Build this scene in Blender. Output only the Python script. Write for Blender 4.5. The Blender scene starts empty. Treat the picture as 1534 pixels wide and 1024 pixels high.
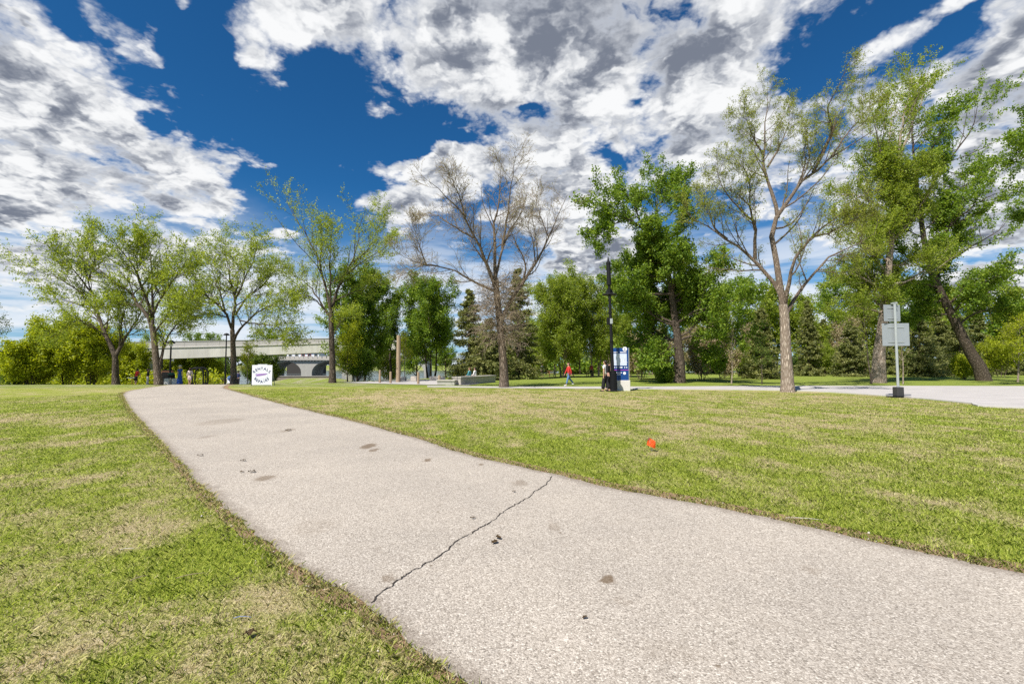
import bpy, bmesh, math, random
import numpy as np
from mathutils import Vector, Matrix

# ------------------------------------------------------------------ camera, world, sun, exposure
scene = bpy.context.scene
COL = scene.collection
F = 700.0; CX, CY = 767.0, 512.0; HORIZON = 547.0; CAMH = 1.5
PITCH = math.atan((HORIZON - CY) / F)
SP, CP = math.sin(PITCH), math.cos(PITCH)

cam_data = bpy.data.cameras.new("camera")
cam_data.sensor_width = 36.0
cam_data.lens = F / 1534.0 * 36.0
cam_data.clip_start = 0.05
cam_data.clip_end = 8000.0
cam = bpy.data.objects.new("camera", cam_data)
COL.objects.link(cam)
cam.location = (0, 0, CAMH)
cam.rotation_euler = (math.pi / 2 + PITCH, 0, 0)
scene.camera = cam

scene.view_settings.view_transform = 'Standard'
scene.view_settings.look = 'None'
scene.view_settings.gamma = 1.0
scene.view_settings.use_curve_mapping = False
scene.view_settings.exposure = 0.82
cy = scene.cycles
cy.max_bounces = 6; cy.diffuse_bounces = 3; cy.glossy_bounces = 2
cy.transmission_bounces = 4; cy.transparent_max_bounces = 8
cy.caustics_reflective = False; cy.caustics_refractive = False
cy.sample_clamp_indirect = 4.0
cy.use_denoising = False

SUN_EL = math.radians(52)
SUN_DIR = Vector((-0.64, -0.77, 0)).normalized() * math.cos(SUN_EL) + Vector((0, 0, math.sin(SUN_EL)))
sun_data = bpy.data.lights.new("sun", 'SUN')
sun_data.energy = 4.2
sun_data.angle = math.radians(0.5)
sun_data.color = (1.0, 0.95, 0.87)
sun = bpy.data.objects.new("sun", sun_data)
COL.objects.link(sun)
sun.location = (-20, -15, 40)
sun.rotation_euler = (-SUN_DIR).to_track_quat('-Z', 'Y').to_euler()


def ray(px, py):
    u = (px - CX) / F; v = (CY - py) / F
    return Vector((u, CP - v * SP, SP + v * CP))


class NT:
    """small node-tree builder"""
    def __init__(s, tree):
        s.t = tree; s.n = tree.nodes; s.l = tree.links; s.n.clear()

    def new(s, typ, **kw):
        nd = s.n.new(typ)
        for k, v in kw.items():
            setattr(nd, k, v)
        return nd

    def inp(s, nd, key, val):
        sock = nd.inputs[key]
        if isinstance(val, bpy.types.NodeSocket):
            s.l.new(val, sock)
        elif val is not None:
            sock.default_value = val

    def math(s, op, a, b=None, c=None, clamp=False):
        nd = s.new('ShaderNodeMath', operation=op); nd.use_clamp = clamp
        for i, v in enumerate((a, b, c)):
            if v is not None: s.inp(nd, i, v)
        return nd.outputs[0]

    def vmath(s, op, a, b=None, scale=None):
        nd = s.new('ShaderNodeVectorMath', operation=op)
        s.inp(nd, 0, a)
        if b is not None: s.inp(nd, 1, b)
        if scale is not None: s.inp(nd, 'Scale', scale)
        return nd.outputs['Value'] if op in ('LENGTH', 'DOT_PRODUCT', 'DISTANCE') else nd.outputs[0]

    def noise(s, vec, scale, detail=4, rough=0.55, dist=0.0, lac=2.0):
        nd = s.new('ShaderNodeTexNoise')
        if vec is not None: s.inp(nd, 'Vector', vec)
        s.inp(nd, 'Scale', scale); s.inp(nd, 'Detail', detail); s.inp(nd, 'Roughness', rough)
        s.inp(nd, 'Distortion', dist); s.inp(nd, 'Lacunarity', lac)
        return nd.outputs['Fac'], nd.outputs['Color']

    def voronoi(s, vec, scale, feature='F1', rand=1.0):
        nd = s.new('ShaderNodeTexVoronoi', feature=feature)
        s.inp(nd, 'Vector', vec); s.inp(nd, 'Scale', scale); s.inp(nd, 'Randomness', rand)
        return nd

    def mix(s, fac, a, b, blend='MIX'):
        nd = s.new('ShaderNodeMix', data_type='RGBA', blend_type=blend)
        nd.clamp_factor = True
        s.inp(nd, 0, fac)
        for key, v in ((6, a), (7, b)):
            if isinstance(v, (tuple, list)) and len(v) == 3: v = (*v, 1.0)
            s.inp(nd, key, v)
        return nd.outputs[2]

    def ramp(s, fac, stops, interp='LINEAR'):
        nd = s.new('ShaderNodeValToRGB')
        cr = nd.color_ramp; cr.interpolation = interp
        while len(cr.elements) < len(stops): cr.elements.new(0.5)
        for e, (p, c) in zip(cr.elements, stops):
            e.position = p
            e.color = (c, c, c, 1) if isinstance(c, (int, float)) else (*c, 1)
        s.inp(nd, 0, fac)
        return nd.outputs[0]

    def smooth(s, x, a, b):
        nd = s.new('ShaderNodeMapRange', interpolation_type='SMOOTHSTEP')
        s.inp(nd, 0, x); s.inp(nd, 1, a); s.inp(nd, 2, b); s.inp(nd, 3, 0.0); s.inp(nd, 4, 1.0)
        return nd.outputs[0]


# ---- world: Nishita sky with a layer of cumulus laid out by compass bearing and elevation
world = bpy.data.worlds.new("World")
scene.world = world
world.use_nodes = True
w = NT(world.node_tree)
sky = w.new('ShaderNodeTexSky', sky_type='NISHITA')
sky.sun_disc = False
sky.sun_elevation = SUN_EL
sky.sun_rotation = math.atan2(SUN_DIR.x, SUN_DIR.y)
sky.altitude = 1000.0
sky.air_density = 1.0; sky.dust_density = 0.3; sky.ozone_density = 2.0
tc = w.new('ShaderNodeTexCoord')
gdir = w.vmath('NORMALIZE', tc.outputs['Generated'])
sep = w.new('ShaderNodeSeparateXYZ'); w.inp(sep, 0, gdir)
dx, dy, dz = sep.outputs
az = w.math('ARCTAN2', dx, dy)
el = w.math('ARCSINE', dz)
comb = w.new('ShaderNodeCombineXYZ'); w.inp(comb, 0, az); w.inp(comb, 1, el)
ae = comb.outputs[0]
# cloud-layer coordinate (perspective of a flat layer, softened towards the horizon)
zz = w.math('ADD', w.math('MAXIMUM', dz, 0.0), 0.22)
cp_ = w.new('ShaderNodeCombineXYZ')
w.inp(cp_, 0, w.math('DIVIDE', dx, zz)); w.inp(cp_, 1, w.math('DIVIDE', dy, zz))
P2 = cp_.outputs[0]
_, warpc = w.noise(P2, 2.6, 5, 0.6)
warp = w.vmath('SCALE', w.vmath('SUBTRACT', warpc, (0.5, 0.5, 0.5)), scale=0.24)
aew = w.vmath('ADD', ae, warp)


def px_ae(px, py):
    d = ray(px, py).normalized()
    return math.atan2(d.x, d.y), math.asin(d.z)


def blob(vec, cx, cy_, rx, ry, rot, k=1.0):
    c = Vector(px_ae(cx, cy_))
    a = math.radians(rot)
    e1 = Vector(px_ae(cx + rx * math.cos(a), cy_ + rx * math.sin(a))) - c
    e2 = Vector(px_ae(cx - ry * math.sin(a), cy_ + ry * math.cos(a))) - c
    mp = w.new('ShaderNodeMapping', vector_type='TEXTURE')
    w.inp(mp, 'Vector', vec)
    mp.inputs['Location'].default_value = (c.x, c.y, 0)
    mp.inputs['Rotation'].default_value = (0, 0, math.atan2(e1.y, e1.x))
    mp.inputs['Scale'].default_value = (max(e1.length, .005), max(e2.length, .005), 1)
    v_ = w.math('SUBTRACT', 1.0, w.vmath('LENGTH', mp.outputs[0]))
    return v_ if k == 1.0 else w.math('MULTIPLY_ADD', w.math('MAXIMUM', v_, -1.0), k, -0.12)


def blobs(vec, lst, k=0.25):
    acc = None
    for b in lst:
        o = blob(vec, *b)
        acc = o if acc is None else w.math('SMOOTH_MAX', acc, o, k)
    return acc


CLOUDS = [  # centre x, y, radii, tilt: photo bearings of the cloud masses
    (60, 130, 260, 140, 32), (60, 200, 280, 190, 10), (210, 215, 220, 100, 36), (330, 285, 80, 50, 30), (40, 260, 220, 110, 0), (120, 400, 300, 70, 0), (1500, 420, 160, 60, 0),
    (800, -40, 440, 150, 0), (820, 80, 300, 130, 0), (680, 60, 140, 110, 40), (1030, 110, 190, 130, -10), (690, 250, 170, 62, 10), (1100, 20, 150, 80, -30),
    (840, 300, 130, 110, 30), (900, 380, 110, 90, 0), (1130, 200, 120, 90, -20), (590, 290, 90, 50, 0), (880, 190, 160, 90, 0),
    (1490, 130, 190, 120, -30), (1480, 280, 280, 190, 0), (1330, 70, 100, 40, -30, .3), (1240, 250, 130, 70, 0),
    (415, 95, 66, 26, 50, .3), (-30, 60, 80, 60, 0), (262, 8, 30, 16, 60, .4), (40, 0, 50, 10, 10), (405, 352, 80, 26, 0, .7), (1420, 5, 80, 26, -20, .6),
    (490, 0, 140, 70, 30), (1290, 180, 140, 60, -10),
]
HOLES = [(690, 205, 70, 26, 10, .8), (885, 230, 60, 34, 70, .6), (945, 150, 40, 24, 0, .6), (600, 205, 60, 50, 0), (215, 165, 40, 34, 60, .7),
         (1230, 100, 90, 60, -40), (800, 160, 40, 22, 0, .6), (490, 190, 130, 100, 80), (300, 70, 90, 60, 40), (330, 150, 40, 40, 0), (430, 300, 110, 60, 0), (20, 330, 90, 26, 0, .6)]
GREY = [(860, 20, 330, 110, 0), (760, 140, 150, 60, 10), (880, 395, 110, 40, 0), (1480, 110, 130, 60, -35), (1500, 330, 200, 40, 0), (990, 60, 200, 60, 0),
        (80, 185, 190, 24, 25, .7), (220, 270, 140, 22, 20, .7), (30, 300, 150, 30, 0), (1450, 230, 120, 30, -30), (60, 90, 100, 18, 30, .6)]
cov = blobs(aew, CLOUDS, 0.2)
hol = blobs(aew, HOLES, 0.1)
gry = blobs(aew, GREY, 0.2)
def puffs(vec):
    nd = w.voronoi(vec, 5.5)
    nd.inputs['Detail'].default_value = 3.0; nd.inputs['Roughness'].default_value = 0.6; nd.inputs['Lacunarity'].default_value = 2.1
    return nd.outputs['Distance']


_, pw = w.noise(P2, 5.0, 5, 0.6)
Pw = w.vmath('ADD', P2, w.vmath('SCALE', w.vmath('SUBTRACT', pw, (0.5, 0.5, 0.5)), scale=0.22))
v1_ = puffs(Pw)
v2_ = puffs(w.vmath('ADD', Pw, (0.045, 0.05, 0.0)))
n1, _ = w.noise(P2, 2.6, 10, 0.62, 0.2)
n3, _ = w.noise(P2, 2.2, 6, 0.6)
d0 = w.math('MULTIPLY', w.math('MAXIMUM', cov, -0.7), 1.0)
d1 = w.math('MULTIPLY_ADD', w.math('SUBTRACT', n1, 0.5), 2.7, d0)
d1 = w.math('MULTIPLY_ADD', w.math('SUBTRACT', 1.14, v1_), 0.80, d1)
dens = w.math('MULTIPLY_ADD', w.math('MAXIMUM', hol, 0.0), -1.25, d1)
alpha = w.smooth(dens, -0.06, 0.52)
relief = w.math('SUBTRACT', v2_, v1_)
grey0 = w.math('ADD', w.math('MULTIPLY', w.math('MAXIMUM', gry, 0.0), 1.4), w.math('MULTIPLY', w.math('SUBTRACT', n3, 0.5), 1.3))
grey1 = w.math('MULTIPLY_ADD', relief, -2.8, grey0)
grey1 = w.math('MULTIPLY_ADD', w.math('SUBTRACT', v1_, 0.55), 0.7, grey1)
grey2 = w.math('MULTIPLY', w.smooth(grey1, -0.85, 2.1), w.smooth(dens, 0.05, 0.7))
ccol = w.ramp(grey2, [(0.0, (0.54, 0.545, 0.55)), (0.3, (0.42, 0.43, 0.445)), (0.6, (0.27, 0.285, 0.315)), (1.0, (0.11, 0.125, 0.16))])
# deep polarised blue overhead, paler low down; values below are for Background strength 0.1
sk = w.mix(1.0, sky.outputs[0], (0.10, 0.37, 0.57), 'MULTIPLY')
lowmix = w.smooth(el, 0.36, -0.02)
sk2 = w.mix(w.math('MULTIPLY', lowmix, 0.6), sk, (2.0, 3.2, 4.4))
# thin streaky veil near the horizon
strk = w.vmath('MULTIPLY', ae, (2.4, 15.0, 1.0))
vn, _ = w.noise(strk, 1.5, 6, 0.6, 0.4)
clear = w.smooth(blobs(aew, [(480, 260, 150, 170, 0), (1240, 90, 120, 120, 0)], 0.1), 0.0, 0.5)
veil = w.math('MULTIPLY', w.math('MULTIPLY', w.smooth(vn, 0.34, 0.58), w.smooth(el, 0.34, 0.14)), w.math('SUBTRACT', 1.0, clear))
sk3 = w.mix(w.math('MULTIPLY', veil, 0.88), sk2, (4.9, 5.15, 5.5))
cbr = w.mix(1.0, ccol, (10.0, 10.0, 10.0), 'MULTIPLY')
fade = w.math('MULTIPLY', alpha, w.smooth(el, 0.02, 0.12))
final = w.mix(fade, sk3, cbr)
bg = w.new('ShaderNodeBackground'); w.inp(bg, 0, final); w.inp(bg, 1, 0.1)
wo = w.new('ShaderNodeOutputWorld'); w.l.new(bg.outputs[0], wo.inputs[0])
try:
    world.cycles.sampling_method = 'MANUAL'
    world.cycles.sample_map_resolution = 512
except Exception:
    pass
# ------------------------------------------------------------------ END SKY

rng = np.random.default_rng(7)
random.seed(7)


# ------------------------------------------------------------------ terrain
def sstep(a, b, x):
    t = np.clip((np.asarray(x, float) - a) / (b - a), 0, 1)
    return t * t * (3 - 2 * t)


def H(x, y):
    x = np.asarray(x, float); y = np.asarray(y, float)
    z = 0.16 * np.exp(-(((x + 15) / 9) ** 2 + ((y - 25) / 7) ** 2))
    yb = 34 + 66 * sstep(-25, 18, x)
    z = z - 2.6 * sstep(yb, yb + 42, y)
    z = z + 1.9 * np.exp(-(((x + 27) / 6.5) ** 4 + ((y - 65) / 8) ** 2))
    z = z + 4.2 * sstep(300, 380, y)
    z = z - 0.4 * sstep(-3, -40, y)
    return z


def h1(x, y):
    return float(H(x, y))


def at(px, py, Y):
    d = ray(px, py)
    return Vector((0, 0, CAMH)) + d * (Y / d.y)


def ground(px, py):
    d = ray(px, py)
    t = 0.5; prev = t
    while t < 400:
        p = Vector((0, 0, CAMH)) + d * t
        if p.z < h1(p.x, p.y):
            lo, hi = prev, t
            for _ in range(30):
                m = (lo + hi) / 2; p = Vector((0, 0, CAMH)) + d * m
                if p.z < h1(p.x, p.y): hi = m
                else: lo = m
            return Vector((0, 0, CAMH)) + d * hi
        prev = t; t *= 1.02
    return Vector((0, 0, CAMH)) + d * 400


def spot(px, Y):
    """point on the ground at depth Y seen in column px"""
    z = 0.0; x = 0.0
    for _ in range(4):
        dep = Y * CP + (z - CAMH) * SP
        x = (px - CX) / F * dep
        z = h1(x, Y)
    return Vector((x, Y, z))


_LAT = np.random.default_rng(11).random((256, 256))


def vnoise(x, y):
    xi = np.floor(x).astype(int); yi = np.floor(y).astype(int)
    fx = x - xi; fy = y - yi
    fx = fx * fx * (3 - 2 * fx); fy = fy * fy * (3 - 2 * fy)
    a = _LAT[xi & 255, yi & 255]; b = _LAT[(xi + 1) & 255, yi & 255]
    c = _LAT[xi & 255, (yi + 1) & 255]; d = _LAT[(xi + 1) & 255, (yi + 1) & 255]
    return (a * (1 - fx) + b * fx) * (1 - fy) + (c * (1 - fx) + d * fx) * fy


def fbm(x, y, o=4):
    s = 0; a = 1; t = 0
    for i in range(o):
        s = s + a * vnoise(x * 2 ** i + 17.3 * i, y * 2 ** i + 9.1 * i); t += a; a *= 0.55
    return s / t


# ------------------------------------------------------------------ object helpers
def props(o, label=None, cat=None, group=None, kind=None):
    if label: o['label'] = label
    if cat: o['category'] = cat
    if group: o['group'] = group
    if kind: o['kind'] = kind
    return o


def empty(name, loc, label=None, cat=None, group=None, rz=0.0):
    o = bpy.data.objects.new(name, None)
    o.empty_display_size = 0.3
    COL.objects.link(o)
    o.location = loc; o.rotation_euler = (0, 0, rz)
    return props(o, label, cat, group)


def link(name, mesh, material=None, parent=None, loc=None):
    o = bpy.data.objects.new(name, mesh)
    COL.objects.link(o)
    if material is not None:
        if len(mesh.materials) == 0: mesh.materials.append(material)
    if parent is not None: o.parent = parent
    if loc is not None: o.location = loc
    return o


def np_mesh(name, verts, faces, attrs=None, smooth=False):
    """verts (V,3), faces (F,k) all the same size; attrs: name -> (domain, array)"""
    me = bpy.data.meshes.new(name)
    V = np.ascontiguousarray(verts, dtype=np.float32); Fc = np.ascontiguousarray(faces, dtype=np.int32)
    k = Fc.shape[1]
    me.vertices.add(len(V)); me.vertices.foreach_set('co', V.ravel())
    me.loops.add(Fc.size); me.loops.foreach_set('vertex_index', Fc.ravel())
    me.polygons.add(len(Fc))
    me.polygons.foreach_set('loop_start', np.arange(0, Fc.size, k, dtype=np.int32))
    me.polygons.foreach_set('loop_total', np.full(len(Fc), k, dtype=np.int32))
    if smooth: me.polygons.foreach_set('use_smooth', np.ones(len(Fc), dtype=bool))
    for n, (dom, arr) in (attrs or {}).items():
        at_ = me.attributes.new(n, 'FLOAT', dom)
        at_.data.foreach_set('value', np.ascontiguousarray(arr, dtype=np.float32))
    me.update(calc_edges=True)
    me.validate()
    return me


class MB:
    """bmesh collector: boxes, tubes, lathes, prisms -> one mesh object"""
    def __init__(s): s.bm = bmesh.new()

    def box(s, c, size, rz=0.0, bevel=0.0, m=None):
        r = bmesh.ops.create_cube(s.bm, size=1.0)
        vs = r['verts']
        M = Matrix.Translation(Vector(c)) @ Matrix.Rotation(rz, 4, 'Z') @ Matrix.Diagonal((*size, 1))
        if m is not None: M = m @ M
        bmesh.ops.transform(s.bm, matrix=M, verts=vs)
        if bevel > 0:
            es = list({e for v in vs for e in v.link_edges})
            bmesh.ops.bevel(s.bm, geom=es, offset=bevel, segments=2, affect='EDGES', profile=0.5)
        return s

    def tube(s, pts, rad, sides=8, caps=True):
        pts = [Vector(p) for p in pts]
        rads = rad if isinstance(rad, (list, tuple)) else [rad] * len(pts)
        rings = []
        ref = None
        for i, p in enumerate(pts):
            t = (pts[min(i + 1, len(pts) - 1)] - pts[max(i - 1, 0)]).normalized()
            if ref is None or abs(ref.dot(t)) > 0.95:
                ref = Vector((1, 0, 0)) if abs(t.x) < 0.8 else Vector((0, 1, 0))
            u = t.cross(ref).normalized(); v = t.cross(u)
            rings.append([s.bm.verts.new(p + (u * math.cos(a) + v * math.sin(a)) * rads[i])
                          for a in (2 * math.pi * k / sides for k in range(sides))])
        for a, b in zip(rings[:-1], rings[1:]):
            for k in range(sides):
                s.bm.faces.new((a[k], a[(k + 1) % sides], b[(k + 1) % sides], b[k]))
        if caps:
            s.bm.faces.new(rings[0][::-1]); s.bm.faces.new(rings[-1])
        return s

    def lathe(s, prof, c=(0, 0, 0), sides=16, sx=1.0, sy=1.0):
        c = Vector(c); rings = []
        for r, z in prof:
            rings.append([s.bm.verts.new(c + Vector((r * sx * math.cos(a), r * sy * math.sin(a), z)))
                          for a in (2 * math.pi * k / sides for k in range(sides))])
        for a, b in zip(rings[:-1], rings[1:]):
            for k in range(sides):
                s.bm.faces.new((a[k], a[(k + 1) % sides], b[(k + 1) % sides], b[k]))
        s.bm.faces.new(rings[0][::-1]); s.bm.faces.new(rings[-1])
        return s

    def prism(s, outline, depth, m=None):
        """outline: 2-d points in the x-z plane, extruded along +y"""
        a = [s.bm.verts.new((x, 0, z)) for x, z in outline]
        b = [s.bm.verts.new((x, depth, z)) for x, z in outline]
        s.bm.faces.new(a); s.bm.faces.new(b[::-1])
        n = len(a)
        for i in range(n):
            s.bm.faces.new((a[i], b[i], b[(i + 1) % n], a[(i + 1) % n]))
        if m is not None: bmesh.ops.transform(s.bm, matrix=m, verts=a + b)
        return s

    def ball(s, c, r, sub=2):
        res = bmesh.ops.create_icosphere(s.bm, subdivisions=sub, radius=1.0)
        r3 = r if isinstance(r, (tuple, list)) else (r, r, r)
        bmesh.ops.transform(s.bm, matrix=Matrix.Translation(Vector(c)) @ Matrix.Diagonal((*r3, 1)), verts=res['verts'])
        return s

    def build(s, name, material, parent=None, loc=None, smooth=False):
        bmesh.ops.recalc_face_normals(s.bm, faces=s.bm.faces[:])
        me = bpy.data.meshes.new(name)
        s.bm.to_mesh(me); s.bm.free()
        if smooth:
            for p in me.polygons: p.use_smooth = True
        return link(name, me, material, parent, loc)


def copy_tree(o, parent=None):
    c = o.copy(); COL.objects.link(c)
    if parent is not None: c.parent = parent
    for ch in list(o.children): copy_tree(ch, c)
    return c


# ------------------------------------------------------------------ materials
def new_mat(name):
    m = bpy.data.materials.new(name); m.use_nodes = True
    return m, NT(m.node_tree)


def out(n, shader):
    o = n.new('ShaderNodeOutputMaterial'); n.l.new(shader, o.inputs[0])


def pbsdf(n, col, rough=0.8, spec=0.3, metal=0.0, normal=None):
    b = n.new('ShaderNodeBsdfPrincipled')
    if isinstance(col, tuple) and len(col) == 3: col = (*col, 1)
    n.inp(b, 'Base Color', col); n.inp(b, 'Roughness', rough); n.inp(b, 'Metallic', metal)
    n.inp(b, 'Specular IOR Level', spec)
    if normal is not None: n.inp(b, 'Normal', normal)
    return b.outputs[0]


def bump(n, hgt, strength=0.5, dist=0.01):
    b = n.new('ShaderNodeBump'); n.inp(b, 'Height', hgt); n.inp(b, 'Strength', strength); n.inp(b, 'Distance', dist)
    return b.outputs[0]


def pos(n):
    return n.new('ShaderNodeNewGeometry').outputs['Position']


def objc(n):
    return n.new('ShaderNodeTexCoord').outputs['Object']


def attr(n, name):
    return n.new('ShaderNodeAttribute', attribute_name=name).outputs['Fac']


def plain(name, col, rough=0.7, metal=0.0, var=0.25, scale=6.0, bumpy=0.0, spec=0.3):
    m, n = new_mat(name)
    f, _ = n.noise(objc(n), scale, 5, 0.6)
    c = n.mix(f, tuple(v * (1 - var) for v in col), tuple(min(1, v * (1 + var)) for v in col))
    nor = bump(n, f, bumpy, 0.02) if bumpy else None
    out(n, pbsdf(n, c, rough, spec, metal, nor))
    return m


def leaf_mat(name, dark, mid, palest, trans=0.42, rough=0.55):
    m, n = new_mat(name)
    r = attr(n, 'rnd')
    c = n.ramp(r, [(0.0, dark), (0.5, mid), (1.0, palest)])  # dark to palest leaf tone, picked at random per leaf
    d = pbsdf(n, c, rough, 0.35)
    tr = n.new('ShaderNodeBsdfTranslucent')
    tcol = n.mix(1.0, c, (1.35, 1.3, 0.55), 'MULTIPLY')
    n.inp(tr, 0, tcol)
    mx = n.new('ShaderNodeMixShader'); n.inp(mx, 0, trans)
    n.l.new(d, mx.inputs[1]); n.l.new(tr.outputs[0], mx.inputs[2])
    out(n, mx.outputs[0])
    return m


def bark_mat(name, c1, c2, scale=9.0):
    m, n = new_mat(name)
    st = n.vmath('MULTIPLY', objc(n), (1.0, 1.0, 0.22))
    v = n.voronoi(st, scale * 1.3, 'DISTANCE_TO_EDGE')
    f, _ = n.noise(st, scale, 6, 0.65, 0.4)
    k = n.math('MULTIPLY', n.smooth(v.outputs[0], 0.0, 0.35), n.smooth(f, 0.25, 0.7))
    c = n.mix(k, c1, c2)
    out(n, pbsdf(n, c, 0.9, 0.15, 0, bump(n, k, 0.9, 0.05)))
    return m


def grass_cols(n, dry, rnd, dist=None):
    green = n.ramp(rnd, [(0.0, (0.11, 0.165, 0.016)), (0.5, (0.35, 0.44, 0.05)), (1.0, (0.60, 0.65, 0.13))])
    straw = n.ramp(rnd, [(0.0, (0.30, 0.24, 0.11)), (0.5, (0.60, 0.52, 0.27)), (1.0, (0.82, 0.73, 0.46))])
    return n.mix(dry, green, straw)


# ground under the blades
M_GROUND, n = new_mat('lawn')
pp = pos(n)
a_dry = attr(n, 'dry')
f1, _ = n.noise(pp, 26, 6, 0.7)
f2, _ = n.noise(pp, 5.5, 5, 0.65)
f3, _ = n.noise(n.vmath('MULTIPLY', pp, (1, 0.6, 1)), 85, 3, 0.7)
rn = n.math('MULTIPLY_ADD', n.math('SUBTRACT', f3, 0.5), 1.1, f1, clamp=True)
dr = n.math('MULTIPLY_ADD', n.math('SUBTRACT', f2, 0.5), 1.5, a_dry)
dr = n.math('MULTIPLY_ADD', n.math('SUBTRACT', f1, 0.5), 1.2, dr)
gc = grass_cols(n, n.smooth(dr, 0.05, 0.95), n.smooth(rn, 0.2, 0.8))
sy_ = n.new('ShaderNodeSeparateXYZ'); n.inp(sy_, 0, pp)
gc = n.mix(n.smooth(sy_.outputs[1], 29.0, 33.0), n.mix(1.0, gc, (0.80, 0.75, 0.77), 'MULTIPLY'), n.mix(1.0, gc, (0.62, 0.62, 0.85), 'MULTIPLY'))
out(n, pbsdf(n, gc, 0.95, 0.1, 0, bump(n, rn, 0.8, 0.04)))

M_BLADE, n = new_mat('grass_blades')
gcol = grass_cols(n, n.smooth(attr(n, 'dry'), 0.1, 0.9), attr(n, 'rnd'))
d = pbsdf(n, gcol, 0.6, 0.25)
tr = n.new('ShaderNodeBsdfTranslucent'); n.inp(tr, 0, gcol)
mx = n.new('ShaderNodeMixShader'); n.inp(mx, 0, 0.45); n.l.new(d, mx.inputs[1]); n.l.new(tr.outputs[0], mx.inputs[2])
out(n, mx.outputs[0])

# asphalt path with pale aggregate
M_PATH, n = new_mat('aged_asphalt')
pp = pos(n)
v1 = n.voronoi(pp, 105); v2 = n.voronoi(pp, 240)
sepc = n.new('ShaderNodeSeparateColor'); n.inp(sepc, 0, v1.outputs['Color'])
sepd = n.new('ShaderNodeSeparateColor'); n.inp(sepd, 0, v2.outputs['Color'])
big, _ = n.noise(pp, 0.55, 5, 0.6)
mid_, _ = n.noise(pp, 7, 5, 0.65)
stone = n.ramp(sepc.outputs[0], [(0.0, (0.10, 0.085, 0.07)), (0.12, (0.26, 0.23, 0.195)), (0.5, (0.415, 0.38, 0.335)), (0.85, (0.55, 0.51, 0.455)), (1.0, (0.80, 0.76, 0.69))])
stone2 = n.ramp(sepd.outputs[1], [(0.0, (0.20, 0.17, 0.14)), (0.5, (0.42, 0.385, 0.34)), (1.0, (0.64, 0.60, 0.54))])
c = n.mix(1.0, n.mix(0.4, stone, stone2), (0.97, 0.95, 0.92), 'MULTIPLY')
gap = n.smooth(v1.outputs['Distance'], 0.55, 0.95)
c = n.mix(n.math('MULTIPLY', gap, 0.55), c, (0.19, 0.165, 0.15))
c = n.mix(1.0, c, n.ramp(big, [(0.25, (0.86, 0.85, 0.85)), (0.75, (1.12, 1.10, 1.08))]), 'MULTIPLY')
c = n.mix(n.math('MULTIPLY', n.smooth(mid_, 0.58, 0.8), 0.35), c, (0.36, 0.29, 0.23))
c = n.mix(n.math('MULTIPLY', n.smooth(mid_, 0.42, 0.2), 0.25), c, (0.24, 0.22, 0.21))
v3 = n.voronoi(pp, 2.6)
c = n.mix(n.math('MULTIPLY', n.smooth(n.math('MULTIPLY_ADD', mid_, 0.05, v3.outputs['Distance']), 0.085, 0.055), 0.6), c, (0.13, 0.09, 0.05))
STAINS = [(552, 669, 12, 5, .7), (641, 690, 7, 3, .7), (720, 697, 5, 2, .6), (398, 717, 17, 5, .55), (432, 645, 9, 3, .35), (908, 871, 11, 8, .75),
          (582, 868, 12, 8, .45), (779, 725, 14, 5, .35), (830, 791, 10, 8, .25), (560, 675, 8, 3, .6), (935, 905, 14, 8, .2), (1218, 858, 16, 9, .2),
          (330, 632, 30, 6, .22), (310, 655, 10, 3, .25), (470, 790, 40, 14, .12), (1000, 980, 60, 20, .1)]
wob = n.vmath('SCALE', n.vmath('SUBTRACT', n.noise(pp, 9, 4, 0.6)[1], (0.5, 0.5, 0.5)), scale=0.22)
ppw = n.vmath('ADD', pp, wob)
for sx, sy, rx, ry, op in STAINS:
    g = ground(sx, sy); gx = ground(sx + rx, sy); gy = ground(sx, sy + ry)
    mp = n.new('ShaderNodeMapping', vector_type='TEXTURE'); n.inp(mp, 'Vector', ppw)
    mp.inputs['Location'].default_value = (g.x, g.y, 0)
    mp.inputs['Scale'].default_value = ((gx - g).length, max((gy - g).length, .03), 10)
    ll = n.vmath('LENGTH', mp.outputs[0])
    c = n.mix(n.math('MULTIPLY', n.smooth(ll, 1.1, 0.5), op), c, (0.115, 0.07, 0.033))
edge = attr(n, 'edge')
c = n.mix(n.math('MULTIPLY', n.smooth(n.math('MULTIPLY_ADD', n.math('SUBTRACT', mid_, 0.5), 0.35, edge), 0.22, 0.0), 0.55), c, (0.17, 0.135, 0.105))
hh = n.math('SUBTRACT', n.math('MULTIPLY', sepc.outputs[0], 0.6), v1.outputs['Distance'])
out(n, pbsdf(n, c, 0.92, 0.15, 0, bump(n, hh, 0.45, 0.006)))

M_ROAD, n = new_mat('pale_road_asphalt')
pp = pos(n); f, _ = n.noise(pp, 40, 5, 0.7); g_, _ = n.noise(pp, 0.8, 4, 0.6)
c = n.mix(f, (0.34, 0.315, 0.30), (0.52, 0.49, 0.47)); c = n.mix(1.0, c, n.ramp(g_, [(0.3, 0.9), (0.7, 1.1)]), 'MULTIPLY')
out(n, pbsdf(n, c, 0.9, 0.2))
M_KERB = plain('kerb_concrete', (0.45, 0.43, 0.40), 0.9, 0, 0.2, 9)
M_SOIL, n = new_mat('edge_soil')
pp = pos(n); f, _ = n.noise(pp, 45, 6, 0.7); f2, _ = n.noise(pp, 7, 4, 0.6)
c = n.ramp(f, [(0.25, (0.15, 0.09, 0.052)), (0.5, (0.31, 0.20, 0.125)), (0.75, (0.50, 0.38, 0.25))])
c = n.mix(n.math('MULTIPLY', n.smooth(f2, 0.5, 0.65), 0.6), c, (0.14, 0.18, 0.035))
out(n, pbsdf(n, c, 0.95, 0.1, 0, bump(n, f, 0.9, 0.03)))
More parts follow.
